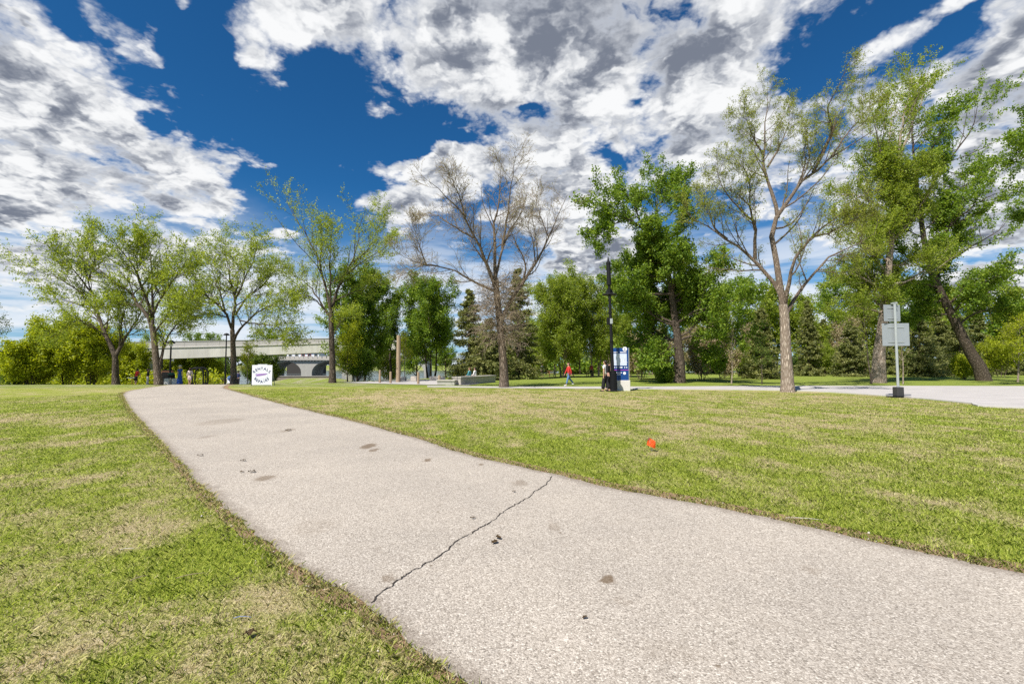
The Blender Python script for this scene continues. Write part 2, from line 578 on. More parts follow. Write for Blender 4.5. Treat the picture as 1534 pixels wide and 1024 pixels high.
M_CRACK = plain('crack_dark', (0.045, 0.036, 0.03), 0.95, 0, 0.4, 30)
M_CONC = plain('grey_concrete', (0.42, 0.39, 0.345), 0.85, 0, 0.18, 3, 0.2)
M_CONC2 = plain('weathered_concrete', (0.36, 0.345, 0.31), 0.9, 0, 0.25, 1.2, 0.2)
M_WHITECONC = plain('white_concrete', (0.60, 0.58, 0.54), 0.8, 0, 0.1, 0.6)
M_BRIDGE, n = new_mat('bridge_concrete')
f, _ = n.noise(n.vmath('MULTIPLY', objc(n), (1, 1, 0.15)), 0.9, 6, 0.65)
c = n.mix(n.smooth(f, 0.3, 0.75), (0.56, 0.535, 0.485), (0.74, 0.715, 0.66))
out(n, pbsdf(n, c, 0.8, 0.2))
M_PARAPET = plain('parapet_concrete', (0.44, 0.42, 0.395), 0.85, 0, 0.15, 0.8)
M_BLACK = plain('black_paint', (0.009, 0.0095, 0.011), 0.6, 0.0, 0.3, 8, spec=0.2)
M_STEEL = plain('galvanised_steel', (0.42, 0.45, 0.45), 0.5, 0.35, 0.15, 12)
M_SHEET = plain('aluminium_sheet', (0.36, 0.39, 0.41), 0.5, 0.4, 0.12, 4)
M_BLUE = plain('blue_panel', (0.008, 0.055, 0.215), 0.45, 0, 0.12, 2)
M_WHITE = plain('white_panel', (0.75, 0.76, 0.80), 0.5, 0, 0.05, 3)
M_PALE = plain('pale_map', (0.55, 0.62, 0.74), 0.5, 0, 0.12, 7)
M_PURPLE = plain('purple_ink', (0.29, 0.17, 0.42), 0.6, 0, 0.15, 6)
M_NAVY = plain('navy_ink', (0.03, 0.04, 0.13), 0.6, 0, 0.15, 6)
M_MAGENTA = plain('magenta_stripe', (0.48, 0.05, 0.42), 0.5, 0, 0.1, 6)
M_WOOD = plain('weathered_wood', (0.33, 0.245, 0.165), 0.85, 0, 0.3, 8, 0.3)
M_WOOD2 = plain('bench_timber', (0.22, 0.10, 0.055), 0.7, 0, 0.3, 8)
M_STONE = plain('pale_stone', (0.50, 0.45, 0.39), 0.9, 0, 0.2, 5, 0.4)
M_ORANGE = plain('orange_flag', (0.85, 0.14, 0.02), 0.5, 0, 0.15, 20)
M_RED = plain('red_roof', (0.38, 0.06, 0.045), 0.7, 0, 0.25, 0.5)
M_GLASS = plain('window_glass', (0.03, 0.04, 0.05), 0.15, 0, 0.2, 2, spec=0.6)
M_DRYLEAF = plain('dead_leaf', (0.13, 0.085, 0.04), 0.8, 0, 0.4, 40)
M_WATER, n = new_mat('river_water')
f, _ = n.noise(n.vmath('MULTIPLY', pos(n), (0.25, 1.0, 1.0)), 0.9, 4, 0.6)
out(n, pbsdf(n, (0.10, 0.12, 0.12), 0.12, 0.5, 0, bump(n, f, 0.25, 0.3)))

BARK_DARK = bark_mat('bark_dark', (0.055, 0.042, 0.032), (0.25, 0.20, 0.155))
BARK_MID = bark_mat('bark_brown', (0.10, 0.075, 0.055), (0.38, 0.305, 0.235))
BARK_PALE = bark_mat('bark_pale', (0.20, 0.155, 0.12), (0.70, 0.59, 0.48))
BARK_STRAW = bark_mat('bark_straw_twigs', (0.26, 0.20, 0.14), (0.62, 0.52, 0.40))
L_ELM = leaf_mat('elm_leaves', (0.12, 0.175, 0.018), (0.29, 0.37, 0.04), (0.50, 0.54, 0.09), 0.52)
L_ELM2 = leaf_mat('young_elm_leaves', (0.12, 0.16, 0.018), (0.28, 0.33, 0.045), (0.47, 0.49, 0.11), 0.5)
L_POPLAR = leaf_mat('poplar_leaves', (0.055, 0.115, 0.012), (0.17, 0.27, 0.024), (0.34, 0.43, 0.05), 0.48)
L_LIGHT = leaf_mat('light_green_leaves', (0.11, 0.16, 0.015), (0.25, 0.33, 0.032), (0.42, 0.47, 0.07), 0.5)
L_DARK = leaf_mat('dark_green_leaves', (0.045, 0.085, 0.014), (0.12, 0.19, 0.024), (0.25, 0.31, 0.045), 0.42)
L_BUSH = leaf_mat('yellow_green_leaves', (0.14, 0.19, 0.010), (0.34, 0.40, 0.018), (0.55, 0.56, 0.035), 0.5)
L_BUD = leaf_mat('pale_buds', (0.20, 0.17, 0.09), (0.30, 0.29, 0.12), (0.42, 0.42, 0.20), 0.3)
L_SPRUCE = leaf_mat('spruce_needles', (0.06, 0.08, 0.026), (0.18, 0.20, 0.062), (0.40, 0.39, 0.13), 0.3)
L_BROWN = leaf_mat('dry_twigs', (0.20, 0.15, 0.09), (0.38, 0.30, 0.19), (0.52, 0.46, 0.26), 0.3)
L_FAR = leaf_mat('far_foliage', (0.035, 0.06, 0.018), (0.08, 0.12, 0.03), (0.15, 0.19, 0.05), 0.3)


# ------------------------------------------------------------------ plant generator (vectorised)
def norm(v):
    return v / np.maximum(np.linalg.norm(v, axis=-1, keepdims=True), 1e-9)


def resample(pts, K):
    """smooth polyline through pts, K points"""
    pts = np.asarray(pts, float)
    if len(pts) == 2: pts = np.array([pts[0], (pts[0] + pts[1]) / 2, pts[1]])
    n = len(pts)
    ext = np.vstack([2 * pts[0] - pts[1], pts, 2 * pts[-1] - pts[-2]])
    segs = np.linalg.norm(np.diff(pts, axis=0), axis=1); cum = np.concatenate([[0], np.cumsum(segs)])
    s = np.linspace(0, cum[-1], K)
    o = np.zeros((K, 3))
    for i, q in enumerate(s):
        j = min(np.searchsorted(cum, q, side='right') - 1, n - 2); t = (q - cum[j]) / max(segs[j], 1e-9)
        p0, p1, p2, p3 = ext[j], ext[j + 1], ext[j + 2], ext[j + 3]
        o[i] = 0.5 * ((2 * p1) + (-p0 + p2) * t + (2 * p0 - 5 * p1 + 4 * p2 - p3) * t ** 2 + (-p0 + 3 * p1 - 3 * p2 + p3) * t ** 3)
    return o


def tubes(P, R, sides, r):
    """P (N,K,3), R (N,K) -> verts, quads"""
    N, K, _ = P.shape
    T = norm(np.gradient(P, axis=1))
    ref = norm(r.normal(size=(N, 1, 3)))
    U = norm(np.cross(T, np.broadcast_to(ref, T.shape))); V = np.cross(T, U)
    a = np.arange(sides) * 2 * np.pi / sides
    ring = (U[:, :, None, :] * np.cos(a)[None, None, :, None] + V[:, :, None, :] * np.sin(a)[None, None, :, None]) * R[:, :, None, None]
    verts = (P[:, :, None, :] + ring).reshape(-1, 3)
    i = np.arange(N)[:, None, None] * K * sides + np.arange(K - 1)[None, :, None] * sides
    k = np.arange(sides)[None, None, :]; k2 = (k + 1) % sides
    q = np.stack([i + k, i + k2, i + sides + k2, i + sides + k], -1).reshape(-1, 4)
    return verts, q


def spawn(P, R, n, r, t0=0.25, t1=1.0, L=1.0, shrink=0.55, ang=(30, 60), up=0.15, wob=0.12, K=6, rr=0.5, rmin=0.004, flat=0.0, bias=None):
    """n children per parent branch"""
    N, K0, _ = P.shape
    t = t0 + (t1 - t0) * ((np.arange(n)[None, :] + r.random((N, n))) / n)
    f = t * (K0 - 1); i = np.minimum(f.astype(int), K0 - 2); fr = (f - i)[..., None]
    ii = np.arange(N)[:, None]
    p = P[ii, i] * (1 - fr) + P[ii, i + 1] * fr
    rad = R[ii, i] * (1 - fr[..., 0]) + R[ii, i + 1] * fr[..., 0]
    T = norm(P[ii, i + 1] - P[ii, i])
    rnd = norm(r.normal(size=T.shape) * np.array([1, 1, 1 - flat]))
    perp = norm(rnd - T * np.sum(rnd * T, -1, keepdims=True))
    a = np.radians(r.uniform(ang[0], ang[1], size=t.shape))[..., None]
    d = norm(T * np.cos(a) + perp * np.sin(a))
    plen = np.linalg.norm(np.diff(P, axis=1), axis=-1).sum(1)[:, None]
    ln = (L if np.isscalar(L) and L > 0 else 1.0) * (1 - shrink * t) * r.uniform(0.6, 1.25, size=t.shape)
    if np.isscalar(L) and L < 0: ln = ln * plen * (-L)
    step = (ln / (K - 1))[..., None]
    Q = np.zeros((N, n, K, 3)); Q[:, :, 0] = p
    upv = np.array([0, 0, up]) + (np.array(bias) if bias is not None else 0)
    for k in range(1, K):
        Q[:, :, k] = Q[:, :, k - 1] + d * step
        d = norm(d + upv + r.normal(size=d.shape) * wob)
    r0 = np.maximum(rad * rr, rmin)
    prof = np.linspace(1, 0.25, K)
    RR = np.maximum(r0[..., None] * prof, rmin * 0.6)
    return Q.reshape(N * n, K, 3), RR.reshape(N * n, K)


def leaves(P, n, r, size=0.06, aspect=0.6, spread=0.06, up=0.4, t0=0.15, keep=1.0, droop=0.0):
    """n leaf quads along each twig -> verts, quads, random value per leaf"""
    N, K, _ = P.shape
    t = t0 + (1 - t0) * r.random((N, n))
    f = t * (K - 1); i = np.minimum(f.astype(int), K - 2); fr = (f - i)[..., None]
    ii = np.arange(N)[:, None]
    c = P[ii, i] * (1 - fr) + P[ii, i + 1] * fr + r.normal(size=(N, n, 3)) * spread
    c = c.reshape(-1, 3)
    clump = np.repeat(r.random(N), n)
    if keep < 1.0:
        m = r.random(len(c)) < keep; c = c[m]; clump = clump[m]
    M = len(c)
    nr = norm(r.normal(size=(M, 3)) + np.array([0, 0, up]))
    a = norm(np.cross(nr, r.normal(size=(M, 3)))); a[:, 2] -= droop; a = norm(a)
    b = np.cross(nr, a)
    s = (size * r.uniform(0.6, 1.3, size=M))[:, None]
    A = a * s * 0.5; B = b * s * 0.5 * aspect
    v = np.stack([c - A, c - A * 0.05 + B, c + A, c - A * 0.05 - B], 1).reshape(-1, 3)
    q = np.arange(4 * M).reshape(M, 4)
    rv = np.clip(0.55 * r.random(M) + 0.45 * clump, 0, 1)
    return v, q, rv


def merge(parts):
    vs, qs, off = [], [], 0
    for v, q in parts:
        vs.append(v); qs.append(q + off); off += len(v)
    return np.vstack(vs), np.vstack(qs)


def plant(name, label, cat, loc, wood, leaf, bark, lmat, group=None, crown='crown', trunk='trunk', extra=None):
    root = empty(name, loc, label, cat, group)
    v, q = merge(wood)
    link(trunk, np_mesh(trunk, v, q, smooth=True), bark, root)
    if leaf:
        v, q = merge([(a, b) for a, b, c in leaf]); rv = np.concatenate([c for a, b, c in leaf])
        link(crown, np_mesh(crown, v, q, {'rnd': ('FACE', rv)}), lmat, root)
    if extra:
        for nm, prts, m in extra:
            v, q = merge(prts); link(nm, np_mesh(nm, v, q, smooth=True), m, root)
    return root


def traced_tree(name, label, base_px, Y, trunk, trunk_r, limbs, bark, lmat, seed, depth=0.35, n2=9, n3=8, L2=-0.42, L3=0.9, L4=0.0, n4=0,
                leafn=16, lsize=0.07, spread=0.07, up2=0.12, up3=0.10, keep=1.0, cat='tree', extra_fn=None, twig_r=0.006, t2=0.22, ang2=(25, 55), bias=None,
                aspect=0.6, group=None, flare=1.35, taper=0.3, limb_bark=None, extra_limbs=0, extra_len=3.0, twig_bark=None):
    r = np.random.default_rng(seed)
    b = spot(base_px, Y)
    def loc(pts, dtip, d0=0.0):
        k = len(pts); o = []
        for j, p in enumerate(pts):
            f = j / max(k - 1, 1)
            o.append(np.array(at(p[0], p[1], Y + d0 + dtip * f ** 1.2)) - np.array(b))
        return np.array(o)
    wood = []
    tr = loc(trunk, 0.0)
    tr[0] = (0, 0, -0.25)
    TP = resample(tr, 14)[None]
    s = np.linspace(0, 1, 14)
    TR = (trunk_r * (1 + (flare - 1) * np.exp(-s * 9)) * (1 - taper * s) * 0.9)[None]
    wood.append(tubes(TP, TR, 12, r))
    LP, LR = [], []
    tpa = np.array(trunk, float); fq = np.linspace(0, 1, 25) * (len(trunk) - 1)
    chains = [(np.stack([np.interp(fq, range(len(trunk)), tpa[:, 0]), np.interp(fq, range(len(trunk)), tpa[:, 1])], 1), np.zeros(25))]
    LP.append(resample(tr, 12)); LR.append(TR[0][:12] * 0 + trunk_r * 0.8)
    for j, (pts, fr) in enumerate(limbs):
        px_len = sum(math.hypot(pts[i + 1][0] - pts[i][0], pts[i + 1][1] - pts[i][1]) for i in range(len(pts) - 1))
        wlen = px_len * Y / F
        sgn = 1 if j % 2 == 0 else -1
        dt = sgn * wlen * depth * r.uniform(0.6, 1.3)
        d0 = 0.0; best = 14.0
        for (qs, ds) in chains:
            dd_ = np.hypot(qs[:, 0] - pts[0][0], qs[:, 1] - pts[0][1]); m_ = int(dd_.argmin())
            if dd_[m_] < best: best = dd_[m_]; d0 = ds[m_]
        p = resample(loc(pts, dt, d0), 12)
        fq = np.linspace(0, 1, 25) * (len(pts) - 1); pa = np.array(pts, float)
        chains.append((np.stack([np.interp(fq, range(len(pts)), pa[:, 0]), np.interp(fq, range(len(pts)), pa[:, 1])], 1), d0 + dt * np.linspace(0, 1, 25) ** 1.2))
        p[2:-1] += r.normal(size=(9, 3)) * wlen * 0.006
        LP.append(p); LR.append(trunk_r * fr * 0.85 * (0.10 + 0.90 * np.linspace(1, 0, 12) ** 1.25))
    LPa = np.array(LP[1:]); LRa = np.array(LR[1:])
    limbs_w = [tubes(LPa, LRa, 8, r)]
    if extra_limbs:
        XP, XR = spawn(TP, TR, extra_limbs, r, 0.30, 0.97, extra_len, 0.35, (50, 85), 0.10, 0.08, 12, 0.3, 0.02)
        limbs_w.append(tubes(XP, XR, 6, r))
        LPa = np.concatenate([LPa, XP]); LRa = np.concatenate([LRa, XR])
    P2, R2 = spawn(LPa, LRa, n2, r, t2, 1.0, L2, 0.45, ang2, up2, 0.10, 7, 0.5, 0.012, bias=bias)
    limbs_w.append(tubes(P2, R2, 5, r))
    tw_w = limbs_w if twig_bark is None else []
    P3, R3 = spawn(P2, R2, n3, r, 0.15, 1.0, L3, 0.4, (25, 60), up3, 0.14, 5, 0.5, twig_r, bias=bias)
    tw_w.append(tubes(P3, R3, 3, r))
    tw = P3
    if n4:
        P4, R4 = spawn(P3, R3, n4, r, 0.2, 1.0, L4, 0.3, (25, 60), up3, 0.16, 4, 0.6, twig_r * 0.8, bias=bias)
        tw_w.append(tubes(P4, R4, 3, r)); tw = P4
    lf = [leaves(tw, leafn, r, lsize, aspect, spread, 0.4, 0.1, keep)] if leafn else []
    if leafn and n4: lf.append(leaves(P3, max(leafn // 2, 2), r, lsize, aspect, spread, 0.4, 0.3, keep))
    ex = [('branches', limbs_w, limb_bark or bark)]
    if twig_bark is not None: ex.append(('twigs', tw_w, twig_bark))
    if extra_fn: ex += extra_fn(r, TP, TR, LPa, LRa)
    return plant(name, label, cat, b, wood, lf, bark, lmat, group, extra=ex)


def local_tree(name, label, loc, Ht, rad, seed, bark, lmat, nl=16, t0=0.22, n2=8, n3=7, L3=0.7, leafn=14, lsize=0.12, spread=0.12, ang=(35, 65),
               trunk_r=0.18, lean=(0, 0), shape=0.5, up=0.12, stems=1, cat='tree', group=None, keep=1.0, aspect=0.65, crown='crown', trunk='trunk'):
    r = np.random.default_rng(seed)
    wood = []; lf = []
    P1s, R1s = [], []
    for sI in range(stems):
        a = 2 * math.pi * sI / stems + r.random()
        o = 0.0 if stems == 1 else 0.12 * rad
        z = np.linspace(-0.2, Ht * r.uniform(0.85, 1.0) if stems > 1 else Ht, 10)
        k = (z / Ht).clip(0, 1)
        sp = 0 if stems == 1 else 0.45 * rad
        p = np.stack([o * math.cos(a) + lean[0] * k + sp * k * math.cos(a) + np.cumsum(r.normal(size=10)) * Ht * 0.006,
                      o * math.sin(a) + lean[1] * k + sp * k * math.sin(a) + np.cumsum(r.normal(size=10)) * Ht * 0.006, z], 1)
        P1s.append(p); R1s.append(trunk_r * (1 if stems == 1 else 0.6) * (np.linspace(1, 0.08, 10) + 0.35 * np.exp(-np.linspace(0, 9, 10) * 1.5)))
    P1 = np.array(P1s); R1 = np.array(R1s)
    wood.append(tubes(P1, R1, 8, r))
    P2, R2 = spawn(P1, R1, nl, r, t0, 0.98, rad * 1.15, shape, ang, up, 0.10, 7, 0.5, 0.02)
    wood.append(tubes(P2, R2, 5, r))
    P3, R3 = spawn(P2, R2, n2, r, 0.2, 1.0, rad * 0.5, 0.4, (25, 60), up * 0.8, 0.14, 5, 0.5, 0.008)
    wood.append(tubes(P3, R3, 3, r))
    P4, R4 = spawn(P3, R3, n3, r, 0.2, 1.0, L3, 0.3, (25, 65), up * 0.5, 0.16, 4, 0.5, 0.005)
    if Ht < 30: wood.append(tubes(P4, R4, 3, r))
    lf.append(leaves(P4, leafn, r, lsize, aspect, spread, 0.4, 0.1, keep))
    return plant(name, label, cat, loc, wood, lf, bark, lmat, group, crown, trunk)


def spruce(name, label, loc, Ht, rad, seed, nb=200, group=None, bare=0.04, lmat=None, sz=0.24, ns=13, nl=9):
    r = np.random.default_rng(seed)
    z = np.linspace(-0.2, Ht, 10)
    P1 = np.stack([np.cumsum(r.normal(size=10)) * 0.02, np.cumsum(r.normal(size=10)) * 0.02, z], 1)[None]
    R1 = (0.02 * Ht * np.linspace(1, 0.06, 10))[None]
    wood = [tubes(P1, R1, 8, r)]
    t = np.sort(bare + (1 - bare) * r.random(nb) ** 1.15)
    zz_ = t * Ht
    L = rad * (1.02 - t) ** 0.85 * r.uniform(0.6, 1.12, nb) + 0.15
    az_ = r.random(nb) * 2 * np.pi
    K = 7; s = np.linspace(0, 1, K)[None, :]
    drop = (0.05 + 0.32 * (1 - t))[:, None] * L[:, None]
    h = s * L[:, None]
    dz_ = -drop * (1.6 * s - 0.75 * s ** 2.4) + (0.25 * t)[:, None] * h
    ph = az_[:, None] + 0.12 * np.sin(s * 3 + r.random((nb, 1)) * 6)
    P2 = np.stack([np.cos(ph) * h, np.sin(ph) * h, zz_[:, None] + dz_], -1)
    R2 = np.maximum((0.012 * L)[:, None] * (1.1 - s), 0.006)
    wood.append(tubes(P2, R2, 4, r))
    P3, R3 = spawn(P2, R2, ns, r, 0.12, 1.0, -0.34, 0.5, (35, 70), -0.06, 0.08, 4, 0.5, 0.005, flat=0.8)
    v = leaves(P3, nl, r, sz, 0.42, 0.07, 0.9, 0.0, 1.0, 0.35)
    v2 = leaves(P2, nl * 2, r, sz, 0.32, 0.06, 0.9, 0.05, 1.0, 0.35)
    return plant(name, label, 'spruce', loc, wood, [v, v2], BARK_DARK, lmat or L_SPRUCE, group)


# ------------------------------------------------------------------ ground, path, road, plaza
def axis(lo, hi, fine_lo, fine_hi, fine, grow=1.22):
    a = list(np.arange(fine_lo, fine_hi + 1e-6, fine))
    s = fine; x = fine_hi
    while x < hi: s *= grow; x += s; a.append(x)
    s = fine; x = fine_lo; pre = []
    while x > lo: s *= grow; x -= s; pre.append(x)
    return np.array(pre[::-1] + a)


DRYPATCH = [(120, 628, 2.2, .7), (255, 770, .5, .6), (350, 915, .55, .75), (380, 890, .5, .5), (150, 660, 1.0, .4), (215, 735, .6, .45), (170, 585, 2.0, .7),
            (60, 900, .5, .3), (430, 960, .4, .4), (600, 1000, .35, .5), (1250, 735, 1.0, .6), (1130, 690, 1.0, .35), (1450, 790, .7, .4), (1180, 640, 2.5, .5),
            (900, 640, 2.0, .3), (560, 592, 4.0, .5), (660, 600, 4.0, .5), (800, 598, 4.0, .45), (500, 850, .4, .5), (440, 800, .35, .3), (250, 690, .4, .25)]
GREENPATCH = [(400, 830, .6, .6), (240, 640, 1.2, .5), (200, 610, 2.0, .5), (310, 760, .6, .5), (450, 590, 3.0, .45), (560, 618, 2.0, .35), (1000, 705, 1.6, .5), (1150, 740, 1.2, .35), (1480, 800, .9, .4), (180, 690, .7, .3), (130, 800, .5, .35), (250, 850, .4, .45), (330, 840, .4, .4)]
_dp = [(ground(a, b), c, d) for a, b, c, d in DRYPATCH]; _gp = [(ground(a, b), c, d) for a, b, c, d in GREENPATCH]


def dryness(x, y):
    v = 0.29 + 0.45 * (fbm(x * 0.7 + 40, y * 0.7 + 40, 4) - 0.5) + 1.6 * (fbm((x * 0.94 + y * 0.34) * 2.9 + 7, (y * 0.94 - x * 0.34) * 1.15 + 3, 4) - 0.5) + 0.9 * (fbm(x * 8 + 1, y * 5 + 5, 2) - 0.5)
    for g, s, a in _dp: v = v + 0.50 * a * np.exp(-(((x - g.x) / (s * 1.3)) ** 2 + ((y - g.y) / s) ** 2))
    for g, s, a in _gp: v = v - 0.4 * a * np.exp(-(((x - g.x) / (s * 1.3)) ** 2 + ((y - g.y) / s) ** 2))
    v = v + 0.22 * sstep(9, 17, y) * (1 - sstep(27, 31, y)) * sstep(-12, -5, x)
    v = v - 0.55 * sstep(29.5, 33, y) * sstep(-12, -4, x)
    v = v - 0.1 * (1 - sstep(3, 9, y)) * sstep(2, 3, x)
    return v


gx = axis(-2500, 2500, -34, 34, 0.4, 1.25); gy = axis(-300, 5000, -2, 46, 0.4, 1.12)
GX, GY = np.meshgrid(gx, gy, indexing='ij')
GZ = H(GX, GY)
V = np.stack([GX, GY, GZ], -1).reshape(-1, 3)
nx, ny = len(gx), len(gy)
idx = np.arange(nx * ny).reshape(nx, ny)
Q = np.stack([idx[:-1, :-1], idx[1:, :-1], idx[1:, 1:], idx[:-1, 1:]], -1).reshape(-1, 4)
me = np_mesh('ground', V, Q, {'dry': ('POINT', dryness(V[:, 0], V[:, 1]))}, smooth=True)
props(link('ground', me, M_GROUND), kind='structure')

LEFT_PX = [(694, 1018), (662, 991), (612, 959), (557, 913), (497, 881), (438, 842), (388, 804), (338, 763), (292, 717), (256, 676), (219, 639), (192, 607), (187, 588)]
RIGHT_PX = [(1534, 860), (1438, 842), (1314, 815), (1190, 786), (1024, 751), (910, 730), (828, 711), (691, 679), (620, 656), (500, 624), (402, 600), (340, 583)]
Lw = [ground(*p) for p in LEFT_PX]; Rw = [ground(*p) for p in RIGHT_PX]
# carry both edges on behind the camera and over the crest towards the plaza
Lw = [Vector((3.6, -1.6, 0)), Vector((1.4, 0.7, 0))] + Lw + [Vector((-23.4, 30.0, 0)), Vector((-26.5, 36.0, 0)), Vector((-31.0, 44.0, 0))]
Rw = [Vector((9.5, 0.6, 0)), Vector((6.2, 2.2, 0))] + Rw + [Vector((-20.5, 33.5, 0)), Vector((-22.5, 38.0, 0)), Vector((-25.0, 46.0, 0))]


def poly_resample(pts, n):
    p = np.array([[q.x, q.y, 0] for q in pts])
    return resample(p, n)[:, :2]


NP_ = 420
LE = poly_resample(Lw, NP_); RE = poly_resample(Rw, NP_)
LE_n = norm(np.stack([-np.gradient(LE[:, 1]), np.gradient(LE[:, 0])], 1)); RE_n = norm(np.stack([-np.gradient(RE[:, 1]), np.gradient(RE[:, 0])], 1))
s_l = np.concatenate([[0], np.cumsum(np.linalg.norm(np.diff(LE, axis=0), axis=1))]); s_r = np.concatenate([[0], np.cumsum(np.linalg.norm(np.diff(RE, axis=0), axis=1))])
jl = 0.07 * (fbm(s_l * 1.7, s_l * 0 + 3, 5) - 0.5) + 0.06 * (vnoise(s_l * 9, s_l * 0 + 5) - 0.5)
jr = 0.10 * (fbm(s_r * 1.7, s_r * 0 + 8, 5) - 0.5) + 0.05 * (vnoise(s_r * 9, s_r * 0 + 2) - 0.5)
LEj = LE + LE_n * jl[:, None]; REj = RE + RE_n * jr[:, None]


def strip(name, A, B, m, material, lift, parent=None, edge=False):
    t = np.linspace(0, 1, m)
    X = A[:, None, 0] * (1 - t) + B[:, None, 0] * t; Y = A[:, None, 1] * (1 - t) + B[:, None, 1] * t
    Z = H(X, Y) + lift
    V = np.stack([X, Y, Z], -1).reshape(-1, 3)
    N = len(A); idx = np.arange(N * m).reshape(N, m)
    Q = np.stack([idx[:-1, :-1], idx[:-1, 1:], idx[1:, 1:], idx[1:, :-1]], -1).reshape(-1, 4)
    at_ = {}
    if edge:
        wd = np.linalg.norm(B - A, axis=1)[:, None]
        at_ = {'edge': ('POINT', (np.minimum(t, 1 - t)[None, :] * wd).reshape(-1))}
    return link(name, np_mesh(name, V, Q, at_, smooth=True), material, parent)


path = props(strip('path', LEj, REj, 34, M_PATH, 0.014, edge=True), kind='structure')
for (E, Nn, sgn, s_) in ((LE, LE_n, 1, s_l), (RE, RE_n, -1, s_r)):
    wd = 0.05 + 0.13 * np.clip(fbm(s_ * 0.9, s_ * 0 + 30 + sgn, 4) - 0.3, 0, 1) + 0.07 * vnoise(s_ * 6, s_ * 0 + 1)
    sg = sgn if np.dot(Nn[50], (RE[50] - LE[50])) * sgn < 0 else -sgn
    props(strip('soil_edge', E + Nn * (sg * wd)[:, None], E - Nn * sg * 0.25, 4, M_SOIL, 0.006), kind='structure')

# the long crack across the path, with its branches
CR = [(557, 905), (575, 888), (597, 872), (614, 860), (640, 846), (664, 832), (686, 812), (706, 801), (727, 788), (742, 780), (757, 766), (775, 756), (792, 747), (802, 737), (817, 728), (829, 713)]
cr = []
for a, b in zip(CR[:-1], CR[1:]):
    ga, gb = ground(*a), ground(*b)
    for k in range(7):
        f = k / 7; q = ga.lerp(gb, f)
        cr.append((q.x + random.uniform(-.012, .012), q.y + random.uniform(-.016, .016)))
cr = np.array(cr)
crn = norm(np.stack([-np.gradient(cr[:, 1]), np.gradient(cr[:, 0])], 1))
cw = 0.0018 + 0.0055 * vnoise(np.arange(len(cr)) * 0.6, np.arange(len(cr)) * 0.0 + 4)
strip('crack', cr - crn * cw[:, None], cr + crn * cw[:, None], 2, M_CRACK, 0.019, path)

# cross road / promenade
RN = [(640, 579.6), (770, 581.3), (1000, 583), (1192, 585.5), (1336, 594), (1453, 604.5), (1534, 612)]
RF = [(640, 577.8), (770, 578.8), (1000, 578.6), (1160, 577.6), (1300, 577.6), (1420, 577.8), (1534, 578)]
RNw = [ground(*p) for p in RN] + [Vector((28, 10.5, 0)), Vector((42, 2, 0))]
RFw = [ground(*p) for p in RF] + [Vector((48, 34.5, 0)), Vector((75, 34, 0))]
RNp = poly_resample(RNw, 90); RFp = poly_resample(RFw, 90)
props(strip('road', RNp, RFp, 12, M_ROAD, 0.012), kind='structure')
kn = norm(np.stack([-np.gradient(RNp[:, 1]), np.gradient(RNp[:, 0])], 1))
kb = MB()
for i in range(len(RNp) - 1):
    a, b = RNp[i], RNp[i + 1]
    if a[0] < 6: continue
    m = (a + b) / 2; ln = np.linalg.norm(b - a)
    kb.box((m[0], m[1], h1(*m) + 0.01), (ln, 0.14, 0.09), math.atan2(b[1] - a[1], b[0] - a[0]))
props(kb.build('kerb', M_KERB), kind='structure')

# pale paved plaza in the middle distance, and the lower one past the crest
def slab(name, px_list, material, lift=0.02):
    w_ = [ground(*p) if len(p) == 2 else Vector(p) for p in px_list]
    bm = bmesh.new()
    vs = [bm.verts.new((q.x, q.y, h1(q.x, q.y) + lift)) for q in w_]
    bm.faces.new(vs); bmesh.ops.triangulate(bm, faces=bm.faces[:])
    bmesh.ops.subdivide_edges(bm, edges=bm.edges[:], cuts=4, use_grid_fill=True)
    for v in bm.verts: v.co.z = h1(v.co.x, v.co.y) + lift
    bmesh.ops.recalc_face_normals(bm, faces=bm.faces[:])
    me = bpy.data.meshes.new(name); bm.to_mesh(me); bm.free()
    return props(link(name, me, material), kind='structure')


slab('plaza', [(512, 573.2), (570, 574.8), (640, 576.6), (700, 577), (735, 572.5), (700, 569.5), (620, 568), (560, 568.5)], M_ROAD, 0.03)
slab('pavement', [(-36.0, 42.0, 0), (-24.5, 39, 0), (-20, 44, 0), (-19, 53, 0), (-40, 55, 0)], M_ROAD, 0.03)
me = bpy.data.meshes.new('river')
me.from_pydata([(-700, 40, -1.95), (700, 40, -1.95), (700, 352, -1.95), (-700, 352, -1.95)], [], [(0, 1, 2, 3)])
props(link('river', me, M_WATER), kind='structure')


# ------------------------------------------------------------------ grass blades
def inside(pts, poly):
    x, y = pts[:, 0], pts[:, 1]; r_ = np.zeros(len(pts), bool)
    n_ = len(poly); j = n_ - 1
    for i in range(n_):
        xi, yi = poly[i]; xj, yj = poly[j]
        if yi != yj:
            c_ = ((yi > y) != (yj > y)) & (x < (xj - xi) * (y - yi) / (yj - yi) + xi)
            r_ ^= c_
        j = i
    return r_


